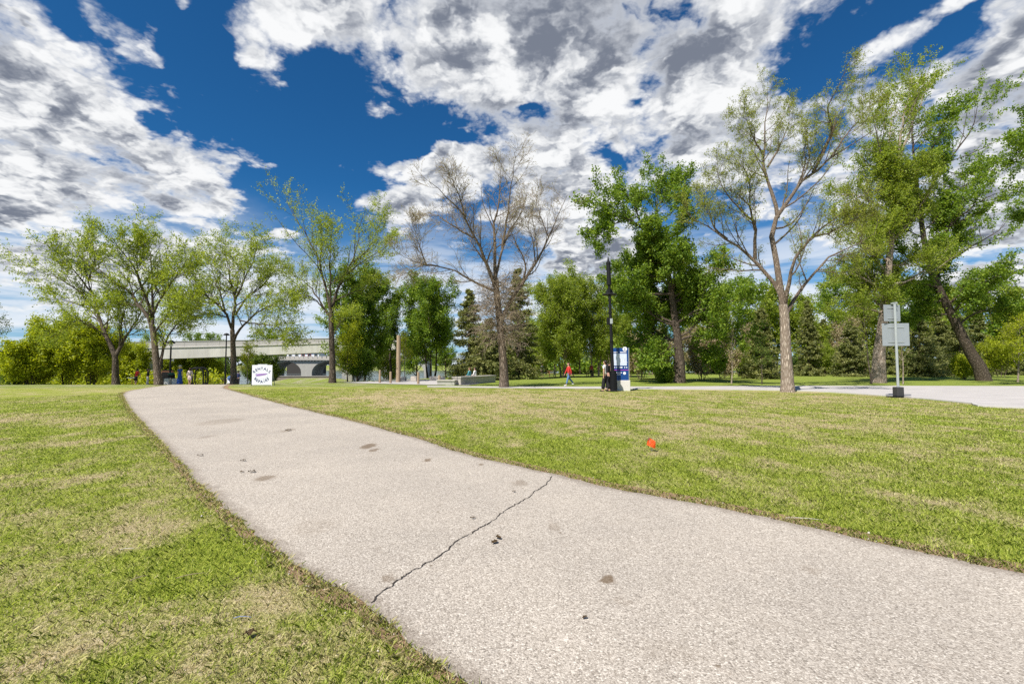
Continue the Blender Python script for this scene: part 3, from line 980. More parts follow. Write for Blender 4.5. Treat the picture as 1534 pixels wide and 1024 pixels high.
def blades(N, r0, r1, power, wid, hgt, r):
    u = r.random(N)
    dist = (r0 ** power + u * (r1 ** power - r0 ** power)) ** (1 / power)
    th = (r.random(N) - 0.5) * 2 * math.radians(72)
    x = np.sin(th) * dist; y = np.cos(th) * dist
    pts = np.stack([x, y], 1)
    PP = np.vstack([LEj[::4], REj[::-4]])
    m = ~inside(pts, PP)
    RP = np.vstack([RNp[::3], RFp[::-3]])
    m &= ~inside(pts, RP)
    # thinner on bare, dry ground
    x, y, dist = x[m], y[m], dist[m]
    dry = dryness(x, y) + r.normal(size=len(x)) * 0.28
    k = r.random(len(x)) < np.clip(1.25 - 0.75 * np.clip(dry, 0, 1.2), 0.2, 1)
    x, y, dry, dist = x[k], y[k], dry[k], dist[k]
    M = len(x); z = H(x, y)
    a = r.random(M) * 2 * np.pi; ln = np.clip(r.normal(0.9, 0.4, M), 0.15, 2.0)
    h = hgt * r.uniform(0.5, 1.35, M) * (1 - 0.35 * np.clip(dry, 0, 1)); wd = wid * r.uniform(0.7, 1.3, M) * np.maximum(1, dist / 5.0) * (1 - 0.6 * sstep(20, 30, dist))
    lean = h * ln; b = a + math.pi / 2 + r.normal(size=M) * 0.5
    base = np.stack([x, y, z - 0.004], 1)
    side = np.stack([np.cos(b), np.sin(b), np.zeros(M)], 1) * wd[:, None] / 2
    mid = base + np.stack([np.cos(a) * lean * 0.35, np.sin(a) * lean * 0.35, h * 0.65], 1)
    tip = base + np.stack([np.cos(a) * lean, np.sin(a) * lean, h], 1)
    v = np.stack([base - side, base + side, mid + side * 0.8, tip, mid - side * 0.8], 1).reshape(-1, 3)
    f = np.arange(M)[:, None] * 5 + np.array([0, 1, 2, 3, 4])[None]
    return v, f, dry, np.clip(r.normal(0.47, 0.30, M) + 0.5 * (fbm(x * 9, y * 9, 2) - 0.5), 0, 1)  # wide random tones; the darkest greens paint in shadow among the blades


rg = np.random.default_rng(3)
bl = [blades(980000, 1.7, 30, 0.85, 0.0042, 0.032, rg)]
def edge_blades(N, r):
    vs = []
    L_ = r.random(N) < 0.6
    i_ = np.clip((r.random(N) ** 1.3 * 250).astype(int), 0, NP_ - 1)
    E = np.where(L_[:, None], LEj[i_], REj[i_]); ot = np.where(L_[:, None], LEj[i_] - REj[i_], REj[i_] - LEj[i_]); ot = norm(ot)
    E = E + ot * (np.abs(r.normal(size=N)) * 0.13 - 0.015)[:, None] + np.gradient(LE, axis=0)[i_] * (r.random(N) - 0.5)[:, None]
    clump = vnoise(E[:, 0] * 5, E[:, 1] * 5)
    k = r.random(N) < clump * 1.3; E = E[k]; ot = ot[k]; M = len(E)
    x, y = E[:, 0], E[:, 1]; z = H(x, y)
    h = 0.03 * r.uniform(0.5, 1.4, M); a = r.random(M) * 2 * np.pi; ln = h * r.uniform(0.4, 1.6, M)
    b = a + math.pi / 2
    base = np.stack([x, y, z + 0.004], 1); side = np.stack([np.cos(b), np.sin(b), np.zeros(M)], 1) * 0.0023
    mid = base + np.stack([np.cos(a) * ln * 0.35, np.sin(a) * ln * 0.35, h * 0.65], 1); tip = base + np.stack([np.cos(a) * ln, np.sin(a) * ln, h], 1)
    v = np.stack([base - side, base + side, mid + side * 0.8, tip, mid - side * 0.8], 1).reshape(-1, 3)
    return v, np.arange(M)[:, None] * 5 + np.array([0, 1, 2, 3, 4])[None], np.clip(r.normal(0.6, 0.35, M), -0.2, 1.2), np.clip(r.normal(0.42, 0.28, M), 0, 1)


bl.append(edge_blades(26000, rg))
v, q = merge([(a, b) for a, b, c, d in bl])
me = np_mesh('grass', v, q, {'dry': ('FACE', np.concatenate([c for a, b, c, d in bl])), 'rnd': ('FACE', np.concatenate([d for a, b, c, d in bl]))})
props(link('grass', me, M_BLADE), kind='stuff')

# crumbs of asphalt and soil along the broken edges
rc = np.random.default_rng(5)
cb = []
octa = np.array([(1, 0, 0), (0, 1, 0), (-1, 0, 0), (0, -1, 0), (0, 0, 1), (0, 0, -1)], float)
of = np.array([(0, 1, 4), (1, 2, 4), (2, 3, 4), (3, 0, 4), (1, 0, 5), (2, 1, 5), (3, 2, 5), (0, 3, 5)])
N_ = 2600
i_ = rc.integers(0, 170, N_); L_ = rc.random(N_) < 0.65
base = np.where(L_[:, None], LE[i_], RE[i_]); nn_ = np.where(L_[:, None], LE_n[i_], RE_n[i_])
off = rc.normal(size=N_) * 0.10
xy = base + nn_ * off[:, None] + rc.normal(size=(N_, 2)) * 0.05
s_ = np.exp(rc.normal(-5.2, 0.45, N_))
vv = octa[None] * s_[:, None, None] * rc.uniform(0.5, 1.2, (N_, 6, 1)) * np.array([1, 1, 0.7]) + np.concatenate([xy, (H(xy[:, 0], xy[:, 1]) + 0.012)[:, None]], 1)[:, None, :]
ff = of[None] + np.arange(N_)[:, None, None] * 6
props(link('gravel', np_mesh('gravel', vv.reshape(-1, 3), ff.reshape(-1, 3)), M_STONE), kind='stuff')


# ------------------------------------------------------------------ the large trees, limbs traced to their real places
traced_tree('elm_tree', 'leaning elm at the far left with a V forked trunk beside the yellow bush', 174, 39,
    [(174, 576), (173, 560), (173, 545), (172, 530)], 0.31,
    [([(172, 532), (163, 510), (152, 485), (145, 465), (138, 440), (130, 415), (123, 392)], .75),
     ([(163, 510), (147, 494), (125, 480), (103, 487), (78, 503)], .32),
     ([(148, 470), (122, 440), (95, 420), (65, 410), (40, 398)], .36),
     ([(138, 440), (115, 410), (90, 385), (75, 366)], .33),
     ([(174, 532), (178, 524), (185, 510), (197, 492), (208, 475), (212, 455)], .62),
     ([(180, 520), (180, 495), (185, 470), (190, 450), (186, 430)], .36),
     ([(150, 480), (132, 462), (105, 452), (70, 448)], .25),
     ([(132, 420), (142, 395), (140, 370), (132, 350)], .28)],
    BARK_DARK, L_ELM, 21, n2=16, n3=9, L2=-0.43, L3=1.5, leafn=24, lsize=0.13, spread=0.085, keep=0.85, bias=(-0.05, 0, 0))

traced_tree('elm_tree', 'arching elm with a low split trunk beside the end of the path', 238, 36,
    [(238, 582), (236, 560), (234, 540), (231, 510), (228, 490)], 0.29,
    [([(228, 492), (222, 475), (205, 455), (190, 435), (165, 415), (140, 398), (118, 382)], .62),
     ([(225, 482), (222, 458), (212, 430), (200, 405), (185, 380), (165, 350)], .55),
     ([(228, 490), (230, 460), (228, 430), (226, 400), (225, 375), (212, 348)], .5),
     ([(228, 474), (240, 448), (255, 425), (272, 405), (280, 385)], .4),
     ([(238, 548), (244, 528), (250, 508), (262, 490), (280, 474), (296, 462)], .48),
     ([(230, 500), (245, 480), (265, 460), (290, 448)], .3),
     ([(215, 462), (198, 456), (178, 452), (155, 455)], .22),
     ([(212, 430), (205, 400), (208, 372), (215, 352)], .28)],
    BARK_MID, L_ELM, 22, limb_bark=BARK_DARK, n2=17, n3=10, L2=-0.43, L3=1.3, leafn=25, lsize=0.125, spread=0.085, keep=0.85)

traced_tree('elm_tree', 'broad round elm directly behind the white rental sign, young light green leaves hanging low', 350, 41,
    [(350, 576), (350, 545), (349, 517), (348, 494)], 0.29,
    [([(348, 496), (350, 470), (352, 450), (345, 420), (340, 390), (330, 368)], .62),
     ([(347, 492), (338, 470), (325, 455), (305, 440), (285, 420), (268, 398)], .5),
     ([(338, 470), (330, 440), (320, 410), (313, 382)], .4),
     ([(350, 512), (356, 497), (367, 485), (385, 470), (410, 455), (436, 446)], .5),
     ([(352, 472), (370, 445), (395, 425), (415, 398)], .42),
     ([(352, 450), (365, 420), (380, 390), (386, 366)], .38),
     ([(340, 475), (318, 470), (296, 472), (272, 480)], .28),
     ([(360, 480), (385, 485), (410, 488), (432, 500)], .24),
     ([(330, 455), (300, 452), (272, 445), (252, 430)], .28)],
    BARK_MID, L_ELM, 23, limb_bark=BARK_DARK, n2=18, n3=11, L2=-0.48, L3=1.7, leafn=27, lsize=0.13, spread=0.10, keep=0.9, up2=0.05, up3=0.0)

traced_tree('elm_tree', 'upright elm with a fan shaped crown left of the paved plaza', 498, 40,
    [(499, 575), (498, 545), (497, 514), (496, 478), (496, 467)], 0.30,
    [([(496, 469), (487, 425), (474, 380), (455, 345), (440, 322), (429, 300)], .5),
     ([(495, 462), (495, 425), (494, 385), (497, 345)], .42),
     ([(496, 480), (500, 452), (508, 430), (520, 405), (533, 380), (538, 350), (547, 314)], .58),
     ([(515, 415), (545, 390), (572, 374), (590, 356)], .3),
     ([(492, 472), (478, 450), (465, 430), (445, 415), (424, 408)], .38),
     ([(487, 464), (470, 447), (452, 441), (428, 446)], .28),
     ([(502, 450), (525, 440), (550, 432), (580, 425)], .25),
     ([(488, 428), (480, 395), (484, 360), (480, 330)], .28),
     ([(525, 395), (550, 375), (565, 345), (572, 322)], .26),
     ([(497, 505), (506, 490), (516, 478), (530, 472)], .2)],
    BARK_DARK, L_ELM, 24, n2=15, n3=10, L2=-0.42, L3=1.35, leafn=22, lsize=0.125, spread=0.09, keep=0.8)


def straw_twigs(r, TP, TR, LP, LR):
    """the thatch of pale water shoots round the upper trunk of the bare tree"""
    P, R = spawn(TP, TR * 0 + 0.03, 190, r, 0.42, 1.0, 2.3, 0.1, (45, 110), -0.05, 0.22, 7, 0.6, 0.015)
    P2_, R2_ = spawn(P, R, 12, r, 0.15, 1.0, 0.8, 0.3, (25, 70), -0.05, 0.25, 4, 0.6, 0.011)
    Pb, Rb = spawn(LP, LR * 0 + 0.02, 14, r, 0.0, 0.4, 1.2, 0.4, (40, 90), 0.0, 0.2, 6, 0.6, 0.012)
    Pc, Rc = spawn(Pb, Rb, 7, r, 0.15, 1.0, 0.5, 0.3, (25, 70), 0.0, 0.25, 4, 0.6, 0.009)
    return [('shoots', [tubes(P, R, 3, r), tubes(P2_, R2_, 3, r), tubes(Pb, Rb, 3, r), tubes(Pc, Rc, 3, r)], BARK_STRAW)]


traced_tree('bare_tree', 'nearly leafless tree in the middle with a thatch of straw coloured twigs around its trunk', 755, 32,
    [(756, 583), (755, 560), (753, 532), (750, 500), (748, 474), (744, 440), (743, 419)], 0.32,
    [([(743, 421), (741, 395), (742, 368), (740, 333), (748, 302), (749, 270), (752, 243)], .55),
     ([(742, 430), (734, 408), (720, 376), (697, 329), (669, 298), (643, 272)], .55),
     ([(709, 356), (677, 337), (650, 321), (628, 318)], .26),
     ([(744, 438), (728, 430), (712, 424), (689, 409), (658, 399), (630, 395), (594, 378)], .36),
     ([(658, 399), (640, 396), (618, 405), (600, 414)], .14),
     ([(638, 396), (630, 372), (622, 350), (617, 328)], .16),
     ([(752, 478), (765, 450), (783, 425), (802, 395), (822, 356), (834, 325), (850, 292)], .6),
     ([(783, 425), (787, 395), (775, 368), (763, 341), (760, 320)], .3),
     ([(743, 413), (755, 366), (767, 342), (780, 318), (790, 280)], .36),
     ([(752, 372), (763, 302), (767, 266), (772, 236), (770, 228)], .34),
     ([(822, 356), (812, 330), (806, 310), (808, 285)], .2),
     ([(697, 329), (690, 300), (680, 275), (674, 252)], .25),
     ([(728, 395), (712, 372), (700, 350), (692, 320)], .2),
     ([(802, 395), (798, 360), (790, 335), (788, 310)], .2)],
    BARK_MID, L_BUD, 25, limb_bark=BARK_MID, twig_bark=BARK_STRAW, n2=12, n3=10, L2=-0.36, L3=1.0, n4=3, L4=0.45, leafn=2, lsize=0.07, spread=0.03, keep=0.6, up2=0.12, up3=0.08, twig_r=0.010, extra_fn=straw_twigs)

traced_tree('poplar_tree', 'dense dark poplar right of the black lamp post, gaps between its top limbs', 1018, 40,
    [(1023, 576), (1019, 545), (1017, 525), (1013, 490), (1008, 455), (1004, 425), (997, 393), (986, 367)], 0.45,
    [([(986, 369), (984, 340), (984, 300), (980, 262)], .35),
     ([(986, 369), (970, 350), (945, 330), (915, 315), (892, 298)], .35),
     ([(965, 345), (952, 315), (945, 295), (925, 282)], .25),
     ([(997, 395), (1002, 370), (1015, 340), (1026, 305)], .35),
     ([(984, 310), (1000, 290), (1010, 275), (1018, 265)], .2),
     ([(940, 328), (920, 335), (905, 345), (893, 358)], .2),
     ([(1004, 429), (985, 415), (955, 402), (928, 398)], .35),
     ([(1004, 429), (1030, 420), (1060, 408), (1085, 392)], .35),
     ([(1012, 485), (980, 470), (950, 457), (922, 452)], .35),
     ([(1012, 485), (1045, 465), (1080, 455), (1116, 448)], .38),
     ([(1015, 510), (985, 508), (958, 512), (935, 520)], .28),
     ([(1015, 510), (1050, 500), (1085, 500), (1112, 508)], .32),
     ([(1008, 455), (1030, 440), (1055, 440), (1080, 432)], .3),
     ([(1006, 440), (975, 440), (950, 432), (930, 430)], .3),
     ([(1016, 520), (1035, 520), (1055, 530), (1070, 542)], .22),
     ([(1016, 520), (998, 524), (982, 534), (975, 545)], .22)],
    BARK_DARK, L_POPLAR, 26, n2=13, n3=10, L2=-0.50, L3=1.15, leafn=30, lsize=0.165, spread=0.13, aspect=0.8, depth=0.55, taper=0.6, extra_limbs=22, extra_len=4.4)

traced_tree('elm_tree', 'tall pale barked elm at the road edge, wide vase of thin limbs, sparse buds', 1180, 26.5,
    [(1181, 589), (1179, 560), (1177, 520), (1176, 490), (1175, 471), (1173, 456)], 0.36,
    [([(1173, 458), (1166, 434), (1147, 410), (1122, 380), (1081, 354), (1055, 338), (1028, 318)], .5),
     ([(1131, 388), (1131, 360), (1131, 334), (1109, 314), (1081, 278), (1074, 248)], .36),
     ([(1174, 462), (1169, 430), (1161, 392), (1158, 360), (1166, 326), (1190, 286), (1218, 258), (1244, 237), (1274, 220), (1308, 196)], .66),
     ([(1218, 258), (1240, 215), (1244, 192), (1241, 156), (1254, 131), (1270, 96)], .36),
     ([(1165, 326), (1160, 298), (1145, 258), (1145, 227), (1147, 182), (1150, 134)], .42),
     ([(1176, 456), (1180, 430), (1193, 385), (1218, 354), (1254, 324), (1290, 292)], .42),
     ([(1178, 470), (1190, 448), (1213, 415), (1244, 385), (1284, 364), (1310, 350)], .38),
     ([(1131, 345), (1124, 310), (1122, 273), (1112, 240)], .24),
     ([(1150, 250), (1168, 220), (1180, 190), (1190, 165)], .24),
     ([(1145, 235), (1128, 205), (1118, 180), (1105, 165)], .22),
     ([(1244, 237), (1270, 200), (1295, 170), (1305, 150)], .24),
     ([(1193, 283), (1205, 250), (1205, 225), (1212, 200)], .22),
     ([(1090, 358), (1070, 340), (1062, 312), (1052, 285)], .2),
     ([(1218, 354), (1240, 350), (1270, 335), (1300, 325)], .22)],
    BARK_PALE, L_ELM2, 27, limb_bark=BARK_MID, n2=13, n3=10, L2=-0.38, L3=0.85, n4=3, L4=0.36, leafn=11, lsize=0.075, spread=0.06, keep=0.8, up2=0.14, up3=0.08, twig_r=0.006)

traced_tree('poplar_tree', 'big pale trunked poplar right behind the signpost, thin windblown upper branches', 1316, 40,
    [(1315, 576), (1317, 530), (1322, 490), (1326, 450), (1330, 410), (1335, 360), (1340, 300), (1345, 240)], 0.5,
    [([(1345, 245), (1352, 190), (1360, 150), (1367, 100)], .3),
     ([(1330, 412), (1305, 380), (1280, 350), (1262, 340)], .3),
     ([(1335, 362), (1310, 320), (1290, 280), (1278, 250)], .3),
     ([(1340, 302), (1322, 240), (1312, 190), (1305, 165)], .3),
     ([(1345, 250), (1365, 190), (1385, 140), (1392, 120)], .3),
     ([(1326, 440), (1300, 420), (1275, 410), (1255, 412)], .3),
     ([(1328, 430), (1360, 420), (1390, 400), (1405, 380)], .3),
     ([(1335, 362), (1365, 330), (1385, 300), (1398, 270)], .3),
     ([(1338, 320), (1300, 300), (1270, 290), (1250, 300)], .26),
     ([(1324, 470), (1300, 462), (1278, 458), (1262, 470)], .24),
     ([(1342, 280), (1330, 230), (1335, 180), (1340, 140)], .26)],
    BARK_PALE, L_LIGHT, 28, n2=12, n3=10, L2=-0.50, L3=1.35, leafn=25, lsize=0.135, spread=0.11, taper=0.8, extra_limbs=22, extra_len=4.4, bias=(0.04, 0, 0.02), aspect=0.7)

traced_tree('poplar_tree', 'large dark poplar with a trunk leaning left, glossy clumps of leaves blown to the right', 1475, 45,
    [(1481, 571), (1467, 549), (1453, 527), (1433, 486), (1418, 456), (1397, 410), (1387, 375), (1377, 308), (1372, 258)], 0.52,
    [([(1372, 262), (1368, 220), (1368, 180), (1375, 140)], .3),
     ([(1387, 377), (1420, 340), (1455, 312), (1490, 292), (1522, 284)], .32),
     ([(1377, 310), (1400, 270), (1430, 230), (1455, 190), (1472, 135)], .34),
     ([(1372, 262), (1395, 225), (1415, 185), (1428, 160)], .26),
     ([(1397, 412), (1430, 385), (1465, 365), (1500, 342), (1518, 318)], .3),
     ([(1418, 458), (1450, 432), (1480, 420), (1512, 404)], .3),
     ([(1397, 412), (1370, 390), (1340, 372), (1312, 352)], .3),
     ([(1377, 312), (1352, 285), (1335, 258), (1325, 232)], .26),
     ([(1390, 390), (1410, 360), (1430, 325), (1448, 262)], .28),
     ([(1405, 430), (1380, 425), (1350, 425), (1320, 432)], .28),
     ([(1425, 472), (1400, 470), (1372, 475), (1350, 482)], .24),
     ([(1433, 488), (1460, 470), (1490, 462), (1518, 468)], .26),
     ([(1380, 330), (1410, 300), (1440, 280), (1475, 262)], .26)],
    BARK_DARK, L_POPLAR, 29, n2=12, n3=9, L2=-0.46, L3=1.3, leafn=30, lsize=0.17, spread=0.13, aspect=0.8, depth=0.45, taper=0.75, extra_limbs=14, extra_len=4.6, bias=(0.10, 0, 0.05))

traced_tree('poplar_tree', 'poplar at the right edge, only its outer boughs reaching in from the side', 1640, 30,
    [(1645, 590), (1640, 500), (1632, 420), (1625, 340), (1618, 270)], 0.4,
    [([(1625, 300), (1590, 262), (1555, 236), (1520, 240), (1484, 256)], .34),
     ([(1622, 285), (1590, 230), (1560, 205), (1522, 194)], .3),
     ([(1628, 380), (1590, 350), (1560, 330), (1535, 320)], .3),
     ([(1618, 272), (1620, 210), (1625, 150), (1640, 100)], .3),
     ([(1630, 400), (1670, 360), (1710, 320), (1740, 290)], .3),
     ([(1622, 300), (1660, 250), (1690, 210), (1715, 170)], .3)],
    BARK_DARK, L_POPLAR, 30, n2=12, n3=9, L2=-0.34, L3=0.75, leafn=40, lsize=0.12, spread=0.13, aspect=0.85)

local_tree('elm_tree', 'dark leafed tree at the extreme left edge, a few twigs poking into view', spot(-62, 36), 6.6, 2.9, 31, BARK_DARK, L_DARK, nl=18, n2=8, n3=6, L3=0.5, leafn=12, lsize=0.10, t0=0.25)

# ------------------------------------------------------------------ trees of the middle distance, each in its own place
local_tree('cottonwood_tree', 'dark green tree crowding behind the fan shaped elm, left of the tall plaza pole', spot(540, 52), 11.6, 3.7, 41, BARK_DARK, L_POPLAR, nl=26, n2=8, n3=7, L3=0.8, leafn=20, lsize=0.19, spread=0.17, t0=0.12, stems=2, shape=0.4)
local_tree('cottonwood_tree', 'airy dark tree of several stems right of the tall plaza pole', spot(646, 56), 11.4, 3.4, 42, BARK_DARK, L_POPLAR, nl=17, n2=8, n3=6, L3=0.75, leafn=19, lsize=0.19, spread=0.17, t0=0.16, stems=3, shape=0.4)
local_tree('cottonwood_tree', 'slim dark tree between the two dark trees behind the tall plaza pole', spot(586, 60), 10.2, 2.2, 43, BARK_DARK, L_DARK, nl=22, n2=7, n3=6, L3=0.6, leafn=15, lsize=0.17, spread=0.15, t0=0.3, shape=0.35)
spruce('spruce_tree', 'blue grey spruce behind and left of the bare tree, its tip in the blue gap', spot(702, 50), 9.6, 2.9, 44)
spruce('spruce_tree', 'tallest spruce, its brown tip rising just behind the bare tree', spot(776, 52), 12.2, 3.4, 45, nb=240)
spruce('spruce_tree', 'wide low spruce between the two pointed ones, hugging the ground left of the bare trunk', spot(733, 48), 6.2, 2.7, 46, nb=170)
local_tree('poplar_tree', 'light green bushy poplar left of the lamp post, behind the walker in red', spot(845, 58), 12.0, 3.5, 47, BARK_PALE, L_LIGHT, nl=26, n2=8, n3=7, L3=0.8, leafn=18, lsize=0.17, spread=0.18, t0=0.10, stems=3, shape=0.35, ang=(25, 50))
local_tree('poplar_tree', 'light green slim poplar directly left of the lamp post', spot(892, 60), 12.2, 3.1, 48, BARK_PALE, L_LIGHT, nl=24, n2=8, n3=7, L3=0.8, leafn=17, lsize=0.17, spread=0.18, t0=0.10, stems=2, shape=0.35, ang=(25, 50))
spruce('spruce_tree', 'dark spruce between the dense poplar and the pale trunked elm', spot(1142, 52), 7.8, 2.6, 49)
spruce('spruce_tree', 'broad spruce behind the signpost, its lower boughs sweeping the lawn', spot(1378, 62), 8.6, 3.6, 50)
spruce('spruce_tree', 'small dense spruce left of the pale trunk behind the signpost', spot(1276, 62), 7.2, 2.7, 51)
spruce('spruce_tree', 'spruce behind the trunk that leans left, shaded on its right side', spot(1440, 66), 8.6, 3.4, 52)
spruce('spruce_tree', 'slender spruce just right of the tall elm at the road edge', spot(1212, 66), 10.5, 2.4, 53)
local_tree('sapling', 'thin staked sapling on the lawn between the dense poplar and the tall elm', spot(1095, 38), 5.0, 1.1, 54, BARK_PALE, L_ELM2, nl=14, n2=5, n3=3, L3=0.3, leafn=4, lsize=0.08, spread=0.08, trunk_r=0.05, t0=0.3, ang=(20, 40), keep=0.6)
local_tree('sapling', 'small dark sapling on the lawn close left of the tall elm trunk', spot(1143, 37.5), 3.4, 0.9, 55, BARK_DARK, L_DARK, nl=14, n2=5, n3=4, L3=0.3, leafn=7, lsize=0.09, spread=0.08, trunk_r=0.045, t0=0.35)
local_tree('sapling', 'young yellow leaved tree at the right edge of the lawn', spot(1524, 42), 5.4, 2.0, 56, BARK_PALE, L_BUSH, nl=15, n2=6, n3=5, L3=0.5, leafn=12, lsize=0.12, spread=0.12, trunk_r=0.07, t0=0.25)
local_tree('sapling', 'slender pale sapling right behind the signpost', spot(1352, 37), 4.6, 1.0, 57, BARK_PALE, L_ELM2, nl=12, n2=5, n3=3, L3=0.3, leafn=4, lsize=0.08, spread=0.08, trunk_r=0.05, t0=0.4)
local_tree('sapling', 'thin dark stem leaning beside the pale trunk behind the signpost', spot(1306, 38), 6.2, 1.0, 58, BARK_DARK, L_ELM2, nl=12, n2=5, n3=3, L3=0.4, leafn=5, lsize=0.08, spread=0.08, trunk_r=0.055, t0=0.5, lean=(-0.4, 0))
local_tree('sapling', 'yellow green sapling between the broad elm and the white rental sign', spot(369, 38.5), 2.9, 0.8, 59, BARK_PALE, L_BUSH, nl=14, n2=5, n3=4, L3=0.3, leafn=8, lsize=0.09, spread=0.09, trunk_r=0.04, t0=0.35)
local_tree('sapling', 'young thin tree just behind the tall plaza pole', spot(606, 46), 4.4, 1.0, 60, BARK_PALE, L_BUSH, nl=14, n2=5, n3=4, L3=0.35, leafn=7, lsize=0.10, spread=0.1, trunk_r=0.045, t0=0.35)
local_tree('young_tree', 'small tree with warm green leaves at the foot of the fan shaped elm', spot(520, 46), 5.2, 1.6, 61, BARK_DARK, L_BUSH, nl=18, n2=6, n3=5, L3=0.5, leafn=12, lsize=0.12, spread=0.12, trunk_r=0.06, t0=0.15)

# bushes
for (px, Y, hh_, rr_, sd, lab) in ((100, 46, 5.4, 2.6, 71, 'largest yellow green bush, in front of the footbridge ramp left of the leaning elm'),
                                  (45, 44, 3.0, 1.7, 72, 'low rounded yellow green bush at the left end of the footbridge'),
                                  (136, 46, 4.4, 2.0, 73, 'yellow green bush close behind the leaning elm trunk'),
                                  (192, 56, 4.2, 1.9, 74, 'pale flecked bush between the two left elms'),
                                  (20, 50, 2.6, 1.4, 75, 'small dark bush at the left edge under the bridge end'),
                                  (300, 66, 3.0, 2.6, 76, 'bright bush under the footbridge behind the arched gate'),
                                  (258, 68, 2.8, 2.4, 77, 'bright bush under the footbridge behind the lamp post'),
                                  (222, 66, 2.6, 2.2, 78, 'bright bush under the footbridge behind the people in dark tops'),
                                  (392, 66, 3.4, 2.0, 80, 'dark bush under the footbridge just left of and behind the rental sign'),
                                  (327, 70, 2.6, 2.2, 79, 'dark green bush under the footbridge left of the broad elm')):
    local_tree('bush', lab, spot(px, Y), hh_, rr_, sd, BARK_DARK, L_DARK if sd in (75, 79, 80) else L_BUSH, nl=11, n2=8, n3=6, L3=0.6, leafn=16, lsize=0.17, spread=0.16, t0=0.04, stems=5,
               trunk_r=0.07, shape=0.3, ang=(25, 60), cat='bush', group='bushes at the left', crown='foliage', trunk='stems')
for (px, Y, hh_, rr_, sd, lab, m_) in ((534, 48, 2.3, 1.5, 81, 'round green shrub under the dark trees left of the plaza', L_POPLAR),
                                      (996, 41.0, 0.9, 0.42, 82, 'low green shoots at the foot of the dense poplar trunk', L_POPLAR),
                                      (1444, 50, 1.9, 0.9, 83, 'small yellow shrub between the signpost and the leaning trunk', L_BUSH),
                                      (960, 50, 3.2, 1.9, 84, 'brown twiggy shrub between the blue board and the dense poplar', L_BROWN),
                                      (985, 52, 3.0, 1.8, 85, 'straw coloured shrub behind the dense poplar, left of its trunk', L_BROWN),
                                      (1052, 48, 3.4, 1.7, 86, 'pale twiggy shrub right of the dense poplar trunk', L_BROWN),
                                      (1082, 52, 3.2, 1.9, 87, 'brown shrub behind the thin staked sapling', L_BROWN),
                                      (1118, 62, 2.9, 1.6, 88, 'olive shrub left of the dark spruce', L_LIGHT),
                                      (942, 58, 3.6, 1.7, 89, 'yellowish shrub right beside the blue board', L_LIGHT),
                                      (800, 66, 2.4, 1.6, 90, 'low shrub behind the dark bench', L_LIGHT),
                                      (1236, 70, 3.4, 2.0, 91, 'light green shrub right of the slender spruce', L_LIGHT),
                                      (1500, 60, 3.4, 2.2, 92, 'yellow green shrub right of the leaning trunk', L_BUSH)):
    local_tree('shrub', lab, spot(px, Y), hh_, rr_, sd, BARK_MID, m_, nl=8, n2=6, n3=5, L3=0.5, leafn=11 if m_ is L_BROWN else 12, lsize=0.15, spread=0.14, t0=0.08, stems=5,
               trunk_r=0.06, shape=0.3, ang=(20, 50), cat='shrub', group='shrubs of the middle distance', crown='foliage', trunk='stems')

# the belt of trees behind everything: five kinds, copied and turned
protoA = local_tree('park_tree', 'x', (0, 0, 0), 11.0, 3.4, 101, BARK_DARK, L_POPLAR, nl=20, n2=7, n3=6, L3=0.9, leafn=14, lsize=0.24, spread=0.2, t0=0.15, shape=0.4)
protoB = local_tree('park_tree', 'x', (0, 0, 0), 10.0, 3.2, 102, BARK_MID, L_LIGHT, nl=18, n2=7, n3=6, L3=0.9, leafn=13, lsize=0.24, spread=0.22, t0=0.12, stems=2, shape=0.4)
protoC = spruce('spruce_tree', 'x', (0, 0, 0), 11.0, 3.0, 103, nb=150, sz=0.34)
protoD = local_tree('park_tree', 'x', (0, 0, 0), 9.0, 3.0, 104, BARK_MID, L_BROWN, nl=18, n2=7, n3=6, L3=0.8, leafn=6, lsize=0.2, spread=0.2, t0=0.15, stems=2, shape=0.4)
KINDS_ = {'A': (protoA, 'dark leafy park tree'), 'B': (protoB, 'pale green park tree'), 'C': (protoC, 'dark pointed spruce'), 'D': (protoD, 'brownish bare park tree')}
